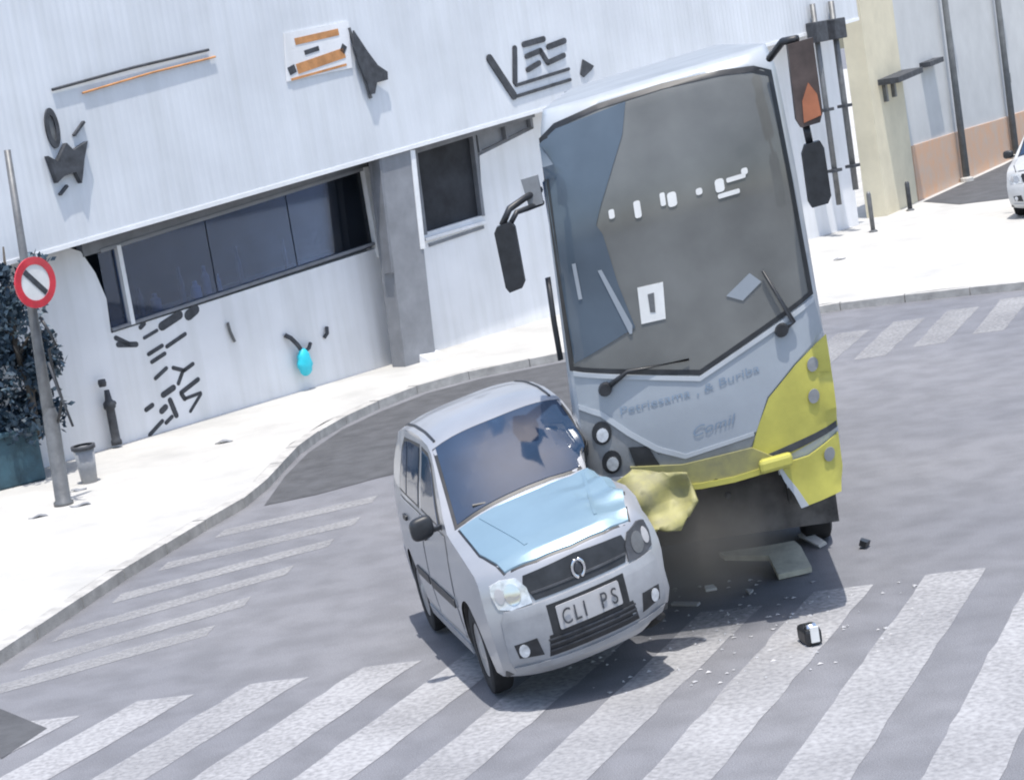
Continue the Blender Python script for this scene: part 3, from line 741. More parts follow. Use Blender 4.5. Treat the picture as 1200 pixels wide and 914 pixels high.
    P('plate_recess', [(-.34, .40), (.34, .40), (.34, .575), (-.34, .575)], 'front', .033, 'black', bp, .006, .07)
    pl_ = P('number_plate', rrect(-.275, .415, .275, .555, .012), 'front', .052, 'plate', root, .014, .3)
    if plate_text:
        hy = bvh.ray_cast(Vector((0, -5, .48)), Vector((0, 1, 0)))[0].y
        for ch, cx in plate_text:
            me = text_mesh(ch, .135, .003)
            xa = min(v.co.x for v in me.vertices); xb = max(v.co.x for v in me.vertices)
            for v in me.vertices: v.co = warp(Vector((cx + (v.co.x - (xa + xb) / 2) * .92, hy - .056 - v.co.z, .437 + v.co.y)))
            link('plate_letter', me, 'ink', pl_)
    for sgn in (-1, 1):
        fo = P('fog_recess', [(sgn * .44, .30), (sgn * .63, .315), (sgn * .65, .40), (sgn * .47, .41)], 'front', .034, 'black', bp, .006, .05)
        P('fog_lamp', circle(sgn * .585, .355, .040, n=14), 'front', .045, 'lens', fo, .014, .03)
        hl = P('headlight', [(sgn * x, z) for x, z in ((.43, .61), (.60, .60), (.69, .62), (.715, .70), (.705, .755), (.62, .775), (.50, .765), (.44, .70))], 'front', .020, 'lens' if not (squash and sgn > 0) else 'ink', root, .04, .06)
        P('headlight_bowl', circle(sgn * .56, .685, .062, n=16), 'front', .027, 'chrome' if not (squash and sgn > 0) else 'steel', hl, .01, .04)
        P('indicator', circle(sgn * .655, .69, .035, .045, 14), 'front', .026, 'plate', hl, .01, .04)
        # mirrors
        mr = NB()
        r_ = bmesh.ops.create_icosphere(mr, subdivisions=3, radius=1)
        for v in mr.verts:
            v.co = Vector([math.copysign(abs(c) ** .6, c) for c in v.co])
            v.co = Vector((sgn * (.945 + v.co.x * .105), 1.30 + v.co.y * (.07 if v.co.y < 0 else .03), 1.035 + v.co.z * .072))
        mo = obj('mirror', mr, 'black', root, True, warp)
        bm = NB(); box(bm, (min(sgn * .76, sgn * .88), 1.27, .985), (max(sgn * .76, sgn * .88), 1.32, 1.01)); obj('mirror_arm', bm, 'black', mo, False, warp)
        # wheels
        for cy in (AF, AB):
            xo = sgn * .80
            tz = bvh
            tb = lathe(NB(), [(.17, -.19), (.25, -.19), (.275, -.175), (.285, -.14), (.285, -.05), (.275, -.01), (.25, 0), (.18, -.005), (.17, -.02)], (xo, cy, .285), (sgn, 0, 0), 28)
            wh = obj('wheel', tb, 'rubber', root, True, warp); wh.data.set_sharp_from_angle(angle=R(45))
            rb = lathe(NB(), [(.178, -.03), (.165, -.012), (.15, -.03), (.06, -.02), (.05, -.005), (0, -.003)], (xo, cy, .285), (sgn, 0, 0), 28)
            rim = obj('rim', rb, 'alloy', wh, True, warp)
    # roof details
    for sgn in (-1, 1):
        P('roof_gutter', [(sgn * .545, 1.85), (sgn * .565, 1.85), (sgn * .565, 3.1), (sgn * .545, 3.1)], 'top', .008, 'black')
    for sgn in (-1, 1):
        bm = tube(NB(), [(sgn * .25 + .1, 1.08, 1.03), (sgn * .25 - .25, 1.13, 1.07)], .012, 6); obj('wiper', bm, 'black', root, False, warp)
    P('rear_bumper', [(3.55, .22), (3.80, .22), (3.80, .55), (3.6, .55)], 'sideR', .01, bumper_paint)
    return root

CAR_LOC, CAR_YAW = Vector((.334, 13.888, 0)), .231
def crush(v):
    """The car's far flank is stove in where the bus front stands."""
    c, s = math.cos(CAR_YAW), math.sin(CAR_YAW)
    w = Vector((CAR_LOC.x + c * v.x - s * v.y, CAR_LOC.y + s * v.x + c * v.y, v.z))
    lim_y = 14.86
    if w.y > lim_y - .25:
        f = min(1, (w.y - lim_y + .25) / .25)
        lim_x = .46 + .03 * math.sin(w.z * 14 + w.y * 9)
        if w.x > lim_x: w.x = w.x + (lim_x + (w.x - lim_x) * .05 - w.x) * f
    # buckled fender and hood corner
    d = math.hypot(w.x - .82, w.y - 14.62)
    if d < .75 and w.z > .35:
        k = (1 - d / .75) ** 1.5
        fold = math.sin(w.x * 19 + w.y * 8) * .6 + math.sin(w.y * 27 - w.x * 6) * .4
        w.z += k * (.085 * fold + .03); w.y -= k * .10; w.x -= k * (.06 + .03 * math.sin(w.z * 17))
    x, y = w.x - CAR_LOC.x, w.y - CAR_LOC.y
    return Vector((c * x + s * y, -s * x + c * y, w.z))
car = make_car('car', CAR_LOC, CAR_YAW, 'silver', 'silver_dirty', (.863, .865, 1.213), .097, .086, crush, 'hood_sky_tint')
tag(car, 'silver hatchback with blue sky reflection painted on its hood, struck on its side by the bus', 'car')
pc = make_car('parked_car', (10.42, 38.1, .12), R(-28), 'grey_paint', 'grey_paint', (.95, .95, 1.1), plate_text=None)
tag(pc, 'pale grey parked car cut by the picture edge near the orange banded wall', 'car')

# ================================================================ BUS
BUS_LOC, BUS_YAW, KB = Vector((1.384, 15.05, 0)), -.08, .13
bus = empty('bus', BUS_LOC, BUS_YAW)
tag(bus, 'tall white and yellow bus with broken bumper ramming the silver car', 'bus')
def bw(p): return Vector((p.x * .968, p.y, (p.z + KB * p.x) * .968 + .142))
HWT = [(.3, 1.0), (1.2, 1.02), (2.2, 1.0), (3.2, .97), (4.0, .93), (4.3, .86)]
def tab(T, x):
    if x <= T[0][0]: return T[0][1]
    for (a, b), (c, d) in zip(T, T[1:]):
        if x <= c: return b + (d - b) * (x - a) / (c - a)
    return T[-1][1]
def bus_front(t, z):
    u = t * tab(HWT, z)
    v = .05 * t * t + .14 * abs(t) ** 9
    if z > 3.0: v += .16 * ((z - 3.0) / 1.15) ** 2
    if z > 4.05: v += .30 * ((z - 4.05) / .2) ** 2 * .5
    v += -.04 * math.exp(-((z - 1.6) / .5) ** 2)
    return Vector((u, v, z))
LEN = 9.2
def inside(p, poly):
    c = False; j = len(poly) - 1
    for i in range(len(poly)):
        if (poly[i][1] > p[1]) != (poly[j][1] > p[1]) and p[0] < (poly[j][0] - poly[i][0]) * (p[1] - poly[i][1]) / (poly[j][1] - poly[i][1]) + poly[i][0]: c = not c
        j = i
    return c
WS = [(-.93, 3.98), (-.80, 4.06), (-.45, 4.11), (.05, 4.12), (.50, 4.09), (.75, 4.05), (.88, 3.98), (.955, 2.26), (.02, 1.92), (-.965, 2.20)]
WSi = [(x * .97, 3.0 + (z - 3.0) * .965) for x, z in WS]
zs = [.85 + .06 * i for i in range(0, 56)] + [4.19]
ts = [-1 + 2 * i / 40 for i in range(41)]
LOWER = [(-1.1, 1.30), (-.60, 1.22), (-.3, 1.12), (.2, 1.08), (.5, 1.06), (.55, .90), (.62, .72), (1.1, .72)]   # torn lower edge
def torn(u): return tab(LOWER, u)
fullbm = NB(); rows = []
for z in zs: rows.append([fullbm.verts.new(bus_front(t, z)) for t in ts])
for a, b in zip(rows, rows[1:]):
    for i in range(40): fullbm.faces.new((a[i], a[i + 1], b[i + 1], b[i]))
bbvh = bvh_of([fullbm])
kill = [f for f in fullbm.faces if inside((f.calc_center_median().x, f.calc_center_median().z), WSi) or f.calc_center_median().z < torn(f.calc_center_median().x)]
bmesh.ops.delete(fullbm, geom=kill, context='FACES')
o = obj('front_shell', fullbm, 'bus_white', bus, True, bw); sm = o.modifiers.new('thickness', 'SOLIDIFY'); sm.thickness = .02; sm.offset = -1
# sides, roof, rear
bm = NB()
for sgn in (-1, 1):
    zz = [z for z in zs if z >= (1.26 if sgn < 0 else .85)]
    e1 = [bus_front(sgn, z) for z in zz]
    A = [bm.verts.new(p) for p in e1]; mid = [bm.verts.new(Vector((p.x * 1.012, p.y + .35, p.z))) for p in e1]; B2 = [bm.verts.new(Vector((p.x * 1.012, LEN, p.z))) for p in e1]
    for i in range(len(A) - 1):
        bm.faces.new((A[i], A[i + 1], mid[i + 1], mid[i])); bm.faces.new((mid[i], mid[i + 1], B2[i + 1], B2[i]))
obj('side_shell', bm, 'bus_white', bus, True, bw)
bm = NB(); prev = None
for y, dz in ((bus_front(0, 4.19).y, 0), (.6, .02), (1.2, .02), (LEN, .0)):
    row = []
    for t in ts:
        p = bus_front(t, 4.19)
        row.append(bm.verts.new((p.x * (1.0 if y < .5 else 1.012), p.y if prev is None else y, p.z + dz * (1 - t ** 4) * 1.0 + (0 if prev is None else 0))))
    if prev:
        for i in range(40): bm.faces.new((prev[i], prev[i + 1], row[i + 1], row[i]))
    prev = row
obj('roof', bm, 'bus_roof', bus, True, bw)
bm = NB(); box(bm, (-.99, LEN - .05, .5), (.99, LEN, 4.17)); obj('rear_panel', bm, 'bus_white', bus, False, bw)
bm = NB()
for sgn in (-1, 1): box(bm, (sgn * .985 - .02, 2.9, .55), (sgn * .985 + .02, LEN - .06, .86))
obj('skirt', bm, 'bus_yellow', bus, False, bw)
for sgn in (-1, 1):
    for k in range(6):
        bm = NB(); box(bm, (min(sgn * .90, sgn * 1.025), 1.4 + k * 1.28, 2.35), (max(sgn * .90, sgn * 1.025), 2.6 + k * 1.28, 3.6), .004); obj('side_window', bm, 'car_glass', bus, False, bw)
BP = lambda nm, poly, off, mt, par=bus, thick=.025, res=.1, hole=None: panel(nm, bbvh, poly, 'front', off, mt, par, bw, thick, res, True, hole)
# interior seen through the windscreen
bm = NB(); box(bm, (-.93, .35, 1.2), (.93, 8.8, 1.45)); obj('cabin_floor', bm, 'chassis', bus, False, bw)
bm = NB(); box(bm, (-.9, .22, 1.45), (.9, .75, 2.12), .06); obj('dashboard', bm, 'bus_grey', bus, False, bw)
bm = tube(NB(), [Vector((-.5 + .24 * math.cos(a), .86 + .12 * math.sin(a), 2.24 + .18 * math.sin(a))) for a in [2 * math.pi * i / 24 for i in range(25)]], .018, 6, False)
obj('steering_wheel', bm, 'black', bus, True, bw)
for r_ in range(3):
    for x in (-.55, .55):
        bm = NB(); box(bm, (x - .35, 1.5 + r_ * 1.0, 1.7), (x + .35, 1.65 + r_ * 1.0, 2.85), .05); box(bm, (x - .35, 1.1 + r_ * 1.0, 1.6), (x + .35, 1.6 + r_ * 1.0, 1.8), .05)
        obj('seat', bm, 'seat', bus, False, bw)
# windscreen with its rubber, papers, and reflections painted on as patches
BP('windscreen_rubber', [(x * 1.012, 3.0 + (z - 3.0) * 1.012) for x, z in WS], .016, 'black', thick=.02, hole=[(x * .975, 3.0 + (z - 3.0) * .975) for x, z in WS])
BP('windscreen', WS, .012, 'bus_glass', thick=.006)

ws = [c for c in bus.children if c.name.startswith('windscreen')][-1]
BP('bluish_reflection', [(-.945, 3.95), (-.80, 4.03), (-.24, 4.08), (-.30, 3.85), (-.55, 3.36), (-.60, 3.24), (-.56, 3.16), (-.50, 2.75), (-.42, 2.40), (-.93, 2.24)], .018, 'bus_glass_reflection', ws, .004)  # bluish reflection painted as a thin pane on the glass
BP('edge_streak', [(-.64, 2.9), (-.61, 2.9), (-.44, 2.42), (-.45, 2.36), (-.47, 2.36)], .023, 'bus_silver', ws, .004)
BP('edge_streak', [(-.83, 3.0), (-.80, 3.0), (-.79, 2.72), (-.82, 2.72)], .023, 'bus_silver', ws, .004)
nt_ = BP('notice', [(-.36, 2.69), (-.16, 2.68), (-.18, 2.40), (-.37, 2.41)], .018, 'paper', ws, .004)
BP('notice_print', [(-.29, 2.62), (-.24, 2.62), (-.25, 2.47), (-.29, 2.48)], .021, 'steel', nt_, .002)
BP('notice', [(.30, 2.44), (.50, 2.56), (.58, 2.47), (.42, 2.37)], .018, 'bus_silver', ws, .004)
for x, z, w, h in ((-.47, 3.29, .022, .07), (-.27, 3.27, .026, .13), (-.07, 3.29, .02, .10), (.0, 3.27, .035, .11), (.21, 3.27, .025, .05), (.37, 3.27, .035, .10), (.43, 3.19, .085, .035), (.50, 3.29, .075, .035), (.57, 3.32, .025, .05)):
    BP('reflection_mark', rrect(x - w, z - h / 2, x + w, z + h / 2, min(w, h / 2) * .6, 2), .018, 'paper', ws, .003)  # white reflections on the glass painted as pale marks
# body panels below the screen
front = BP('front_panel', [(-.95, 2.15), (.01, 1.87), (.97, 2.20), (1.0, 1.96), (.74, 1.79), (.50, 1.60), (.38, 1.36), (-.18, 1.335), (-.38, 1.45), (-.57, 1.62), (-.77, 1.83), (-.95, 1.92)], .022, 'bus_silver')
BP('screen_ledge', [(-.95, 2.185), (.01, 1.90), (.96, 2.235), (.96, 2.195), (.01, 1.865), (-.95, 2.15)], .034, 'bus_white', front)
BP('panel_lip', [(-.95, 1.925), (-.77, 1.835), (-.57, 1.625), (-.38, 1.455), (-.18, 1.34), (.36, 1.365), (.36, 1.335), (-.19, 1.305), (-.40, 1.42), (-.60, 1.60), (-.79, 1.80), (-.95, 1.885)], .030, 'bus_white', front)
BP('lower_valance', [(-.36, 1.40), (-.19, 1.30), (.37, 1.33), (.30, 1.22), (-.25, 1.20), (-.60, 1.30), (-.58, 1.34)], .016, 'bus_grey')
hp = BP('lamp_panel', [(-.955, 1.88), (-.79, 1.80), (-.60, 1.60), (-.40, 1.42), (-.34, 1.30), (-.58, 1.22), (-.955, 1.30)], .014, 'bus_grey')
for x, z in ((-.80, 1.67), (-.755, 1.43)):
    lp = BP('headlight', circle(x, z, .078, .092, 18), .024, 'black', bus, .03, .05)
    BP('lens', circle(x + .005, z - .015, .048, .055, 14), .036, 'lens', lp, .02, .04)
BP('lamp_panel_edge', [(-.93, 1.345), (-.58, 1.27), (-.58, 1.235), (-.94, 1.30)], .03, 'bus_white', hp)
BP('air_inlet', [(-.61, 1.51), (-.46, 1.48), (-.39, 1.31), (-.57, 1.31)], .024, 'black', hp)
yc = BP('corner_panel', [(1.015, 1.93), (1.02, 1.6), (1.015, 1.20), (.44, 1.07), (.33, 1.24), (.40, 1.40), (.51, 1.59), (.75, 1.78)], .020, 'bus_yellow')
yf = BP('bumper_corner', [(.50, 1.06), (.75, 1.06), (1.01, 1.15), (1.01, .88), (.97, .70), (.64, .68), (.60, .80), (.55, .92)], .055, 'bus_yellow', bus, .06)
BP('bumper_groove', [(.33, 1.23), (.44, 1.16), (1.01, 1.24), (1.01, 1.19), (.46, 1.10)], .026, 'ink', yc)
BP('bumper_trim', [(.60, .80), (.64, .68), (.70, .685), (.63, .84), (.57, .95), (.53, 1.04), (.50, 1.05), (.54, .92)], .062, 'bus_white', yf, .02)
for x, z, par in ((.88, 1.74, yc), (.855, 1.50, yc), (.915, 1.02, yf)):
    q = BP('corner_lamp', circle(x, z, .045, .055, 14), .035 if par is yc else .068, 'bus_grey', par, .02, .04)
yb = BP('bumper', [(-.62, 1.36), (-.22, 1.27), (.33, 1.25), (.50, 1.12), (.46, 1.03), (.16, 1.03), (.02, 1.09), (-.10, 1.05), (-.31, 1.09), (-.45, 1.07), (-.62, 1.16)], .05, 'bus_yellow_dirty', bus, .10, .07)
BP('bumper_edge', [(-.60, 1.20), (-.31, 1.13), (-.10, 1.09), (.16, 1.07), (.48, 1.08), (.48, 1.03), (.16, 1.025), (-.10, 1.045), (-.31, 1.085), (-.60, 1.155)], .062, 'bus_yellow', yb, .02)
# bent bracket end
bm = NB(); box(bm, (.36, -.16, 1.04), (.62, -.06, 1.15), .03); obj('torn_bracket', bm, 'bus_yellow', bus, False, bw)
# wipers
for (x0, z0), (x1, z1), (x2, z2) in (((-.72, 2.0), (-.53, 2.09), (-.05, 2.05)), ((.68, 2.07), (.78, 2.10), (.60, 2.55))):
    f = lambda x, z, o: bbvh.ray_cast(Vector((x, -5, z)), Vector((0, 1, 0)))[0] - Vector((0, o, 0))
    wp = obj('wiper', tube(NB(), [f(x0, z0, .05), f(x1, z1, .06), f(x2, z2, .035)], [.028, .018, .010], 8), 'black', bus, True, bw)
    obj('wiper_hub', lathe(NB(), [(0, -.05), (.045, -.05), (.055, -.02), (.055, .03)], f(x0, z0, .03), (0, 1, 0), 14), 'black', wp, False, bw)
# lettering on the panel
def bus_text(body, size, x0, z0, width, mt, shear=0, slope=0.0):
    me = text_mesh(body, size, .002, shear)
    xa = min(v.co.x for v in me.vertices); w = max(v.co.x for v in me.vertices) - xa
    for v in me.vertices:
        x = x0 + (v.co.x - xa) * width / w; z = z0 + v.co.y + slope * (x - x0)
        h = bbvh.ray_cast(Vector((x, -5, z)), Vector((0, 1, 0)))[0]
        v.co = bw(Vector((x, h.y - .026 - max(0, v.co.z), z)))
    return link('lettering', me, mt, front)
bus_text('Petriesama', .085, -.63, 1.775, .55, 'blue_ink')
bus_text(', & Buriba', .085, -.03, 1.765, .50, 'blue_ink', slope=.10)
bus_text('Comil', .11, -.10, 1.455, .34, 'blue_ink', .3, .06)
# mirrors
def mbox(bm, poly, v0, v1):
    return prism(bm, poly, lambda x, z: Vector((x, v0, z)), lambda x, z: Vector((x, v1, z)))
lm = obj('mirror', mbox(NB(), [(-1.355, 3.42), (-1.33, 3.46), (-1.22, 3.47), (-1.195, 3.42), (-1.185, 3.0), (-1.21, 2.965), (-1.31, 2.955), (-1.335, 3.0)], -.30, -.16), 'black', bus, False, bw)
obj('mirror_arm', tube(NB(), [(-.98, .05, 3.62), (-1.10, -.10, 3.60), (-1.22, -.2, 3.56), (-1.29, -.23, 3.46)], .028, 8), 'black', lm, True, bw)
obj('mirror_arm', tube(NB(), [(-.98, .05, 3.52), (-1.08, -.10, 3.52), (-1.17, -.2, 3.52), (-1.22, -.23, 3.46)], .022, 8), 'black', lm, True, bw)
obj('mirror_mount', mbox(NB(), [(-1.11, 3.74), (-.98, 3.74), (-.97, 3.52), (-1.08, 3.52)], -.06, .06), 'bus_grey', lm, False, bw)
bm = tube(NB(), [(-1.03, .08, 2.95), (-1.035, .08, 2.6), (-1.03, .08, 2.3)], .022, 8); obj('grab_rail', bm, 'black', bus, True, bw)
M['mirror_brown'] = mat('brown_grey_plastic', (.085, .062, .055), .5, var=.25, scale=6)
rm1 = obj('mirror', mbox(NB(), [(1.0, 4.15), (1.19, 4.15), (1.19, 3.60), (1.16, 3.53), (1.02, 3.53), (.99, 3.60)], -.22, -.08), 'mirror_brown', bus, False, bw)
obj('mirror_lamp', mbox(NB(), [(1.05, 3.72), (1.11, 3.84), (1.165, 3.74), (1.175, 3.58), (1.04, 3.56)], -.235, -.22), 'amber', rm1, False, bw)
obj('mirror_arm', tube(NB(), [(1.06, -.14, 3.54), (1.07, -.14, 3.40)], .028, 8), 'black', rm1, True, bw)
obj('mirror_arm', tube(NB(), [(.88, .15, 4.08), (.98, -.05, 4.18), (1.08, -.15, 4.17)], .03, 8), 'black', rm1, True, bw)
rm2 = obj('mirror', mbox(NB(), [(1.0, 3.34), (1.03, 3.40), (1.14, 3.40), (1.165, 3.34), (1.17, 2.98), (1.14, 2.93), (1.02, 2.93), (1.0, 2.98)], -.22, -.10), 'black', bus, False, bw)
# underframe and wheels
bm = NB(); box(bm, (-.85, .45, .62), (.92, 2.0, 1.2)); box(bm, (-.7, .25, .85), (-.55, 8.6, 1.05)); box(bm, (.55, .25, .85), (.7, 8.6, 1.05)); box(bm, (-.8, 3.2, .5), (.8, 8.8, 1.2))
box(bm, (-.85, 2.45, .40), (.85, 2.6, .55)); obj('underframe', bm, 'chassis', bus)
for yy in (2.5, 7.0):
    for sgn in (-1, 1):
        wb = lathe(NB(), [(.25, -.26), (.40, -.26), (.45, -.23), (.46, -.18), (.46, -.06), (.45, -.02), (.40, 0), (.27, -.01), (.25, -.05)], (sgn * .98, yy, .46), (sgn, 0, 0), 32)
        w_ = obj('wheel', wb, 'rubber', bus, True); w_.data.set_sharp_from_angle(angle=R(45))
        obj('rim', lathe(NB(), [(.27, -.03), (.24, -.06), (.12, -.05), (.10, -.01), (0, -.01)], (sgn * .98, yy, .46), (sgn, 0, 0), 24), 'alloy', w_, True)
bm = NB(); box(bm, (.93, 2.0, .30), (.96, 2.02, .80)); obj('mud_flap', bm, 'bus_white', bus)
# crumpled bumper end wedged between bus and car
bm = flat_tess([(-.86, 1.16), (-.78, 1.30), (-.60, 1.38), (-.40, 1.30), (-.20, 1.26), (-.15, 1.05), (-.30, .86), (-.46, .93), (-.60, .88), (-.76, 1.0)], .045)
rr = random.Random(3)
for v in bm.verts:
    x, z = v.co.x, v.co.y
    v.co = Vector((x, -.44 + .45 * max(0, z - .95) + .06 * math.sin(x * 13 + z * 5) + .045 * math.sin(z * 17 - x * 6) + rr.uniform(-.004, .004), z))
o = obj('crumpled_bumper', bm, 'bus_yellow_dirty', bus, True, bw); so = o.modifiers.new('thickness', 'SOLIDIFY'); so.thickness = .02
for q in ((-.80, .90), (-.56, .78), (.10, .88)):
    bm = NB(); bmesh.ops.create_icosphere(bm, subdivisions=2, radius=.03)
    for v in bm.verts: v.co = Vector((v.co.x + q[0], v.co.y - .30 if q[0] < 0 else v.co.y + .2, v.co.z + q[1]))
    obj('bolt_hole_cap', bm, 'black', bus, True, bw)

# ================================================================ STREET FURNITURE, LEFT
tl = empty('road_sign', (-5.58, 24.43, .12)); tl.rotation_euler = (0, R(2.6), 0); tag(tl, 'grey pole with a round red and white road sign at the left pavement edge', 'road sign')
obj('pole', tube(NB(), [(0, 0, -.15), (-.02, 0, 1.3), (-.03, 0, 2.6), (-.04, 0, 4.3)], [.075, .075, .055, .04], 12), 'steel', tl, True)
obj('base_sleeve', lathe(NB(), [(0, 0), (.12, 0), (.12, .04), (.095, .06), (.095, 1.1), (.08, 1.15), (.07, 1.2)], (0, 0, 0), (0, 0, 1), 14), 'steel', tl, True)
ax = Vector((.78, -.62, 0)).normalized()
sc_ = Vector((.07, -.10, 2.72)); sa = Vector((-ax.y, ax.x, 0))
face = obj('sign_disc', lathe(NB(), [(0, .0), (.30, .0), (.30, .014), (0, .014)], sc_, ax, 32), 'paper', tl)
obj('red_ring', lathe(NB(), [(.215, .016), (.215, .022), (.305, .022), (.305, .0)], sc_, ax, 32), 'red_lens', face)
def on_disc(a, b): return sc_ + ax * .019 + sa * a + Vector((0, 0, b))
bm = NB(); bm.faces.new([bm.verts.new(on_disc(a, b)) for a, b in ((-.17, .12), (-.12, .17), (.17, -.12), (.12, -.17))]); obj('slash', bm, 'ink', face)
obj('bracket', tube(NB(), [(-.03, 0, 2.60), (.02, -.06, 2.62), (.06, -.09, 2.64)], .02, 8), 'steel', tl)
obj('bracket', tube(NB(), [(-.03, 0, 2.84), (.02, -.06, 2.82), (.06, -.09, 2.80)], .02, 8), 'steel', tl)
obj('cable', tube(NB(), [(.06, -.05, 2.3), (.16, -.08, 2.1), (.20, -.05, 1.95), (.10, -.02, 1.9), (.12, -.04, 1.6), (.18, -.06, 1.3), (.10, -.05, 1.05), (.07, -.02, 1.0)], .018, 8), 'black', tl, True)
obj('cable', tube(NB(), [(.08, -.05, 1.75), (.14, -.06, 1.45), (.22, -.08, 1.15), (.26, -.06, .95)], .016, 8), 'ink', tl, True)
# tree in a teal planter behind it
PT = Vector((-6.60, 26.7, .118))
pl_o = empty('planter', PT, R(30)); tag(pl_o, 'dark teal planter box at the left picture edge under the tree', 'planter')
bm = NB(); box(bm, (-1.3, -.35, 0), (.25, .35, .72), .03); box(bm, (-1.35, -.40, .66), (.30, .40, .74), .02); obj('box', bm, 'teal', pl_o)
bm = NB(); box(bm, (-1.25, -.3, .60), (.20, .3, .70)); obj('soil', bm, 'bark', pl_o)
tr = empty('street_tree', (PT.x + .34, PT.y - .05, .8)); tag(tr, 'small dark blue green tree behind the road sign pole', 'tree')
bm = NB(); tube(bm, [(0, 0, -.15), (.03, 0, .5), (-.05, .03, 1.1), (.0, 0, 1.9), (.05, 0, 2.4)], [.06, .05, .045, .03, .012], 8)
for a in range(7):
    t = a * 2.4; z0 = .4 + .2 * a
    tube(bm, [(0, 0, z0), (.2 * math.cos(t), .2 * math.sin(t), z0 + .2), (.45 * math.cos(t), .45 * math.sin(t), z0 + .35)], [.025, .016, .006], 6)
obj('trunk', bm, 'bark', tr, True)
def crown(n, mt, seed, size):
    rn = random.Random(seed); bm = NB()
    clumps = [(Vector((rn.uniform(-.75, .34), rn.uniform(-.4, .4), rn.uniform(.05, 2.1))), rn.uniform(.14, .32)) for _ in range(44)]
    for i in range(n):
        c, r_ = rn.choice(clumps)
        d = Vector((rn.gauss(0, 1), rn.gauss(0, 1), rn.gauss(0, 1))).normalized() * r_ * rn.random() ** .45
        p = c + d
        a = Vector((rn.gauss(0, 1), rn.gauss(0, 1), rn.gauss(-.3, 1))).normalized(); b = a.orthogonal().normalized()
        b = Matrix.Rotation(rn.uniform(0, 6.28), 3, a) @ b; cc = a.cross(b)
        L = size * rn.uniform(.7, 1.4)
        q = [p, p + b * L * .5 + cc * L * .28, p + b * L, p + b * L * .5 - cc * L * .28]
        bm.faces.new([bm.verts.new(x) for x in q])
    return obj('crown', bm, mt, tr)
crown(8500, 'leaf', 5, .095); crown(700, 'leaf_light', 6, .085)
# bin
bn = empty('litter_bin', (-5.50, 25.75, .118)); tag(bn, 'small grey litter bin on the pavement beside the road sign pole', 'bin')
obj('drum', lathe(NB(), [(0, 0), (.10, 0), (.135, .46), (.125, .46), (.10, .05), (0, .05)], (0, 0, 0), (0, 0, 1), 20), 'bin', bn, True)
obj('rim', lathe(NB(), [(.130, .44), (.155, .44), (.155, .49), (.122, .49)], (0, 0, 0), (0, 0, 1), 20), 'ink', bn, True)
# scraps on the pavement
for k, (x, y, s_, lab) in enumerate(((-5.33, 24.2, .13, 'dark leaf scrap lying at the foot of the road sign pole'), (-5.78, 23.9, .12, 'pale brown scrap on the pavement edge near the road sign pole'), (-3.93, 27.2, .12, 'small grey scrap on the pavement below the cyan bag'), (6.19, 36.6, .12, 'small grey scrap on the wide bright pavement beyond the bus'), (-5.55, 25.3, .10, 'dark scrap on the pavement beside the grey litter bin'))):
    bm = flat_tess([(-s_, -.03), (-.3 * s_, -.08), (s_, -.02), (.7 * s_, .05), (-.2 * s_, .07)], .05); rn = random.Random(k)
    for v in bm.verts: v.co.z = .125 + .012 * math.sin(v.co.x * 30 + k) + rn.uniform(.006, .012); v.co.x += x; v.co.y += y
    o = obj('litter_scrap', bm, 'pillar'); so = o.modifiers.new('thickness', 'SOLIDIFY'); so.thickness = .008
    tag(o, lab, 'litter', 'scraps on the pavement')

# ================================================================ CRASH DEBRIS
def shard(name, pts, loc, rot, thick, mt, lab, curl=.0, res=.06):
    bm = flat_tess(pts, res)
    for v in bm.verts: v.co.z = curl * (v.co.x ** 2 - v.co.y * .6) * 3
    geo = bmesh.ops.extrude_face_region(bm, geom=bm.faces[:])
    for v in geo['geom']:
        if isinstance(v, bmesh.types.BMVert): v.co.z += thick
    lo = min((Matrix.Rotation(rot[1], 3, 'Y') @ Matrix.Rotation(rot[0], 3, 'X') @ v.co).z for v in bm.verts)
    o = obj(name, bm, mt); o.location = (loc[0], loc[1], .006 - lo); o.rotation_euler = (rot[0], rot[1], rot[2])
    tag(o, lab, 'debris', 'crash debris on the road'); return o
shard('bumper_piece', [(-.42, .10), (.0, .12), (.22, .13), (.26, .0), (.30, -.42), (.02, -.46), (-.02, -.08), (-.38, .02)], (1.92, 16.72), (R(14), 0, R(-4)), .05, 'debris_beige', 'L shaped beige bumper piece lying on the road under the bus front', .03)
shard('trim_piece', [(-.16, -.035), (.14, -.045), (.17, .02), (-.13, .05)], (2.36, 17.2), (R(30), R(10), R(-62)), .03, 'paper', 'bright white trim piece on the road beside the bus wheel', .0)
shard('trim_piece', [(-.12, -.02), (.12, -.02), (.13, .02), (-.11, .02)], (1.10, 15.95), (R(15), 0, R(-35)), .02, 'plate', 'pale thin strip of trim lying at the corner of the car bumper', .0)
shard('glass_shard', [(-.05, -.03), (.04, -.05), (.05, .03), (-.02, .05)], (1.34, 16.29), (R(10), 0, R(20)), .02, 'paper', 'small pale fragment on the road just right of the car bumper')
shard('glass_shard', [(-.05, -.02), (.05, -.03), (.04, .03)], (1.62, 16.0), (R(10), 0, R(70)), .02, 'plate', 'small pale fragment between the car and the L shaped bumper piece')
shard('dark_fragment', [(-.05, -.02), (.05, -.04), (.05, .04), (-.03, .04)], (2.73, 16.85), (R(20), 0, R(70)), .05, 'black', 'small dark fragment lying on the road to the right of the bus')
bm = NB(); rn = random.Random(11)
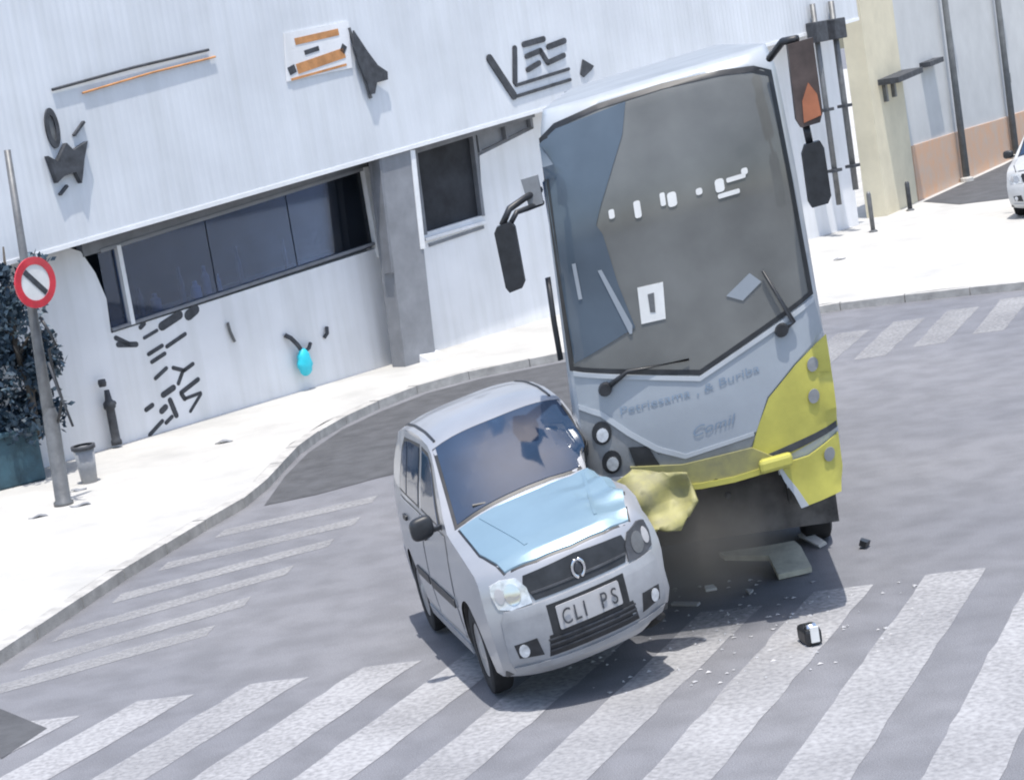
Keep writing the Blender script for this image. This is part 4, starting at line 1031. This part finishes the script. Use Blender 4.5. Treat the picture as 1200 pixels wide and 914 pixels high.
for i in range(150):
    a = rn.uniform(0, 6.28); r_ = rn.random() ** .6 * 1.5; c = Vector((1.35 + r_ * math.cos(a) * 1.05, 15.1 + r_ * math.sin(a) * .95, .006)); q = rn.uniform(.008, .03)
    t0 = rn.uniform(0, 6.28); h = rn.uniform(.004, .014)
    p = [c + Vector((q * math.cos(t0 + g), q * math.sin(t0 + g), 0)) for g in (0, 2.0, 4.1)]
    lo = [bm.verts.new(v) for v in p]; tp = bm.verts.new(c + Vector((0, 0, h)))
    for g in range(3): bm.faces.new((lo[g], lo[(g + 1) % 3], tp))
tag(obj('glass_fragments', bm, 'plate'), 'scatter of tiny pale fragments on the road around the bus front', 'debris', kind='stuff')
dl = empty('broken_lamp', (1.86, 14.42, .004), R(10)); tag(dl, 'broken lamp with bright lens lying on a crossing stripe in front of the bus', 'debris', 'crash debris on the road')
bm = NB(); box(bm, (-.065, -.10, 0), (.065, .12, .13), .03); obj('housing', bm, 'black', dl)
obj('lens', lathe(NB(), [(0, .03), (.04, .025), (.05, 0)], (0, -.03, .13), (0, 0, 1), 16), 'chrome', dl, True)
bm = NB(); box(bm, (-.03, -.112, .03), (.035, -.10, .15), .004); obj('glass', bm, 'paper', dl)

# ================================================================ DUST
bm = NB(); bmesh.ops.create_icosphere(bm, subdivisions=3, radius=1)
for v in bm.verts: v.co = Vector((v.co.x * .95, v.co.y * .62, v.co.z * .58))
dust = obj('dust_cloud', bm, None, None, True); dust.location = (1.08, 15.2, .74)
tag(dust, 'thin grey brown dust cloud hanging under the bus front beside the car', 'dust', kind='stuff')
DM = bpy.data.materials.new('dust'); DM.use_nodes = True; t = DM.node_tree; t.nodes.clear()
out = t.nodes.new('ShaderNodeOutputMaterial'); pv = t.nodes.new('ShaderNodeVolumePrincipled')
pv.inputs['Color'].default_value = (.62, .60, .56, 1); pv.inputs['Anisotropy'].default_value = .1
tc = t.nodes.new('ShaderNodeTexCoord'); gr = t.nodes.new('ShaderNodeTexGradient'); gr.gradient_type = 'SPHERICAL'
mp = t.nodes.new('ShaderNodeMapping'); mp.inputs['Scale'].default_value = (1 / .95, 1 / .62, 1 / .58)
t.links.new(tc.outputs['Object'], mp.inputs[0]); t.links.new(mp.outputs[0], gr.inputs[0])
nz = t.nodes.new('ShaderNodeTexNoise'); nz.inputs['Scale'].default_value = 2.6; nz.inputs['Detail'].default_value = 3
t.links.new(tc.outputs['Object'], nz.inputs['Vector'])
m1 = t.nodes.new('ShaderNodeMath'); m1.operation = 'MULTIPLY'; t.links.new(gr.outputs['Fac'], m1.inputs[0]); t.links.new(nz.outputs['Fac'], m1.inputs[1])
m2 = t.nodes.new('ShaderNodeMath'); m2.operation = 'MULTIPLY'; m2.inputs[1].default_value = 3.4; t.links.new(m1.outputs[0], m2.inputs[0])
t.links.new(m2.outputs[0], pv.inputs['Density']); t.links.new(pv.outputs[0], out.inputs['Volume'])
dust.data.materials.append(DM)
scene.cycles.volume_step_rate = 2.0
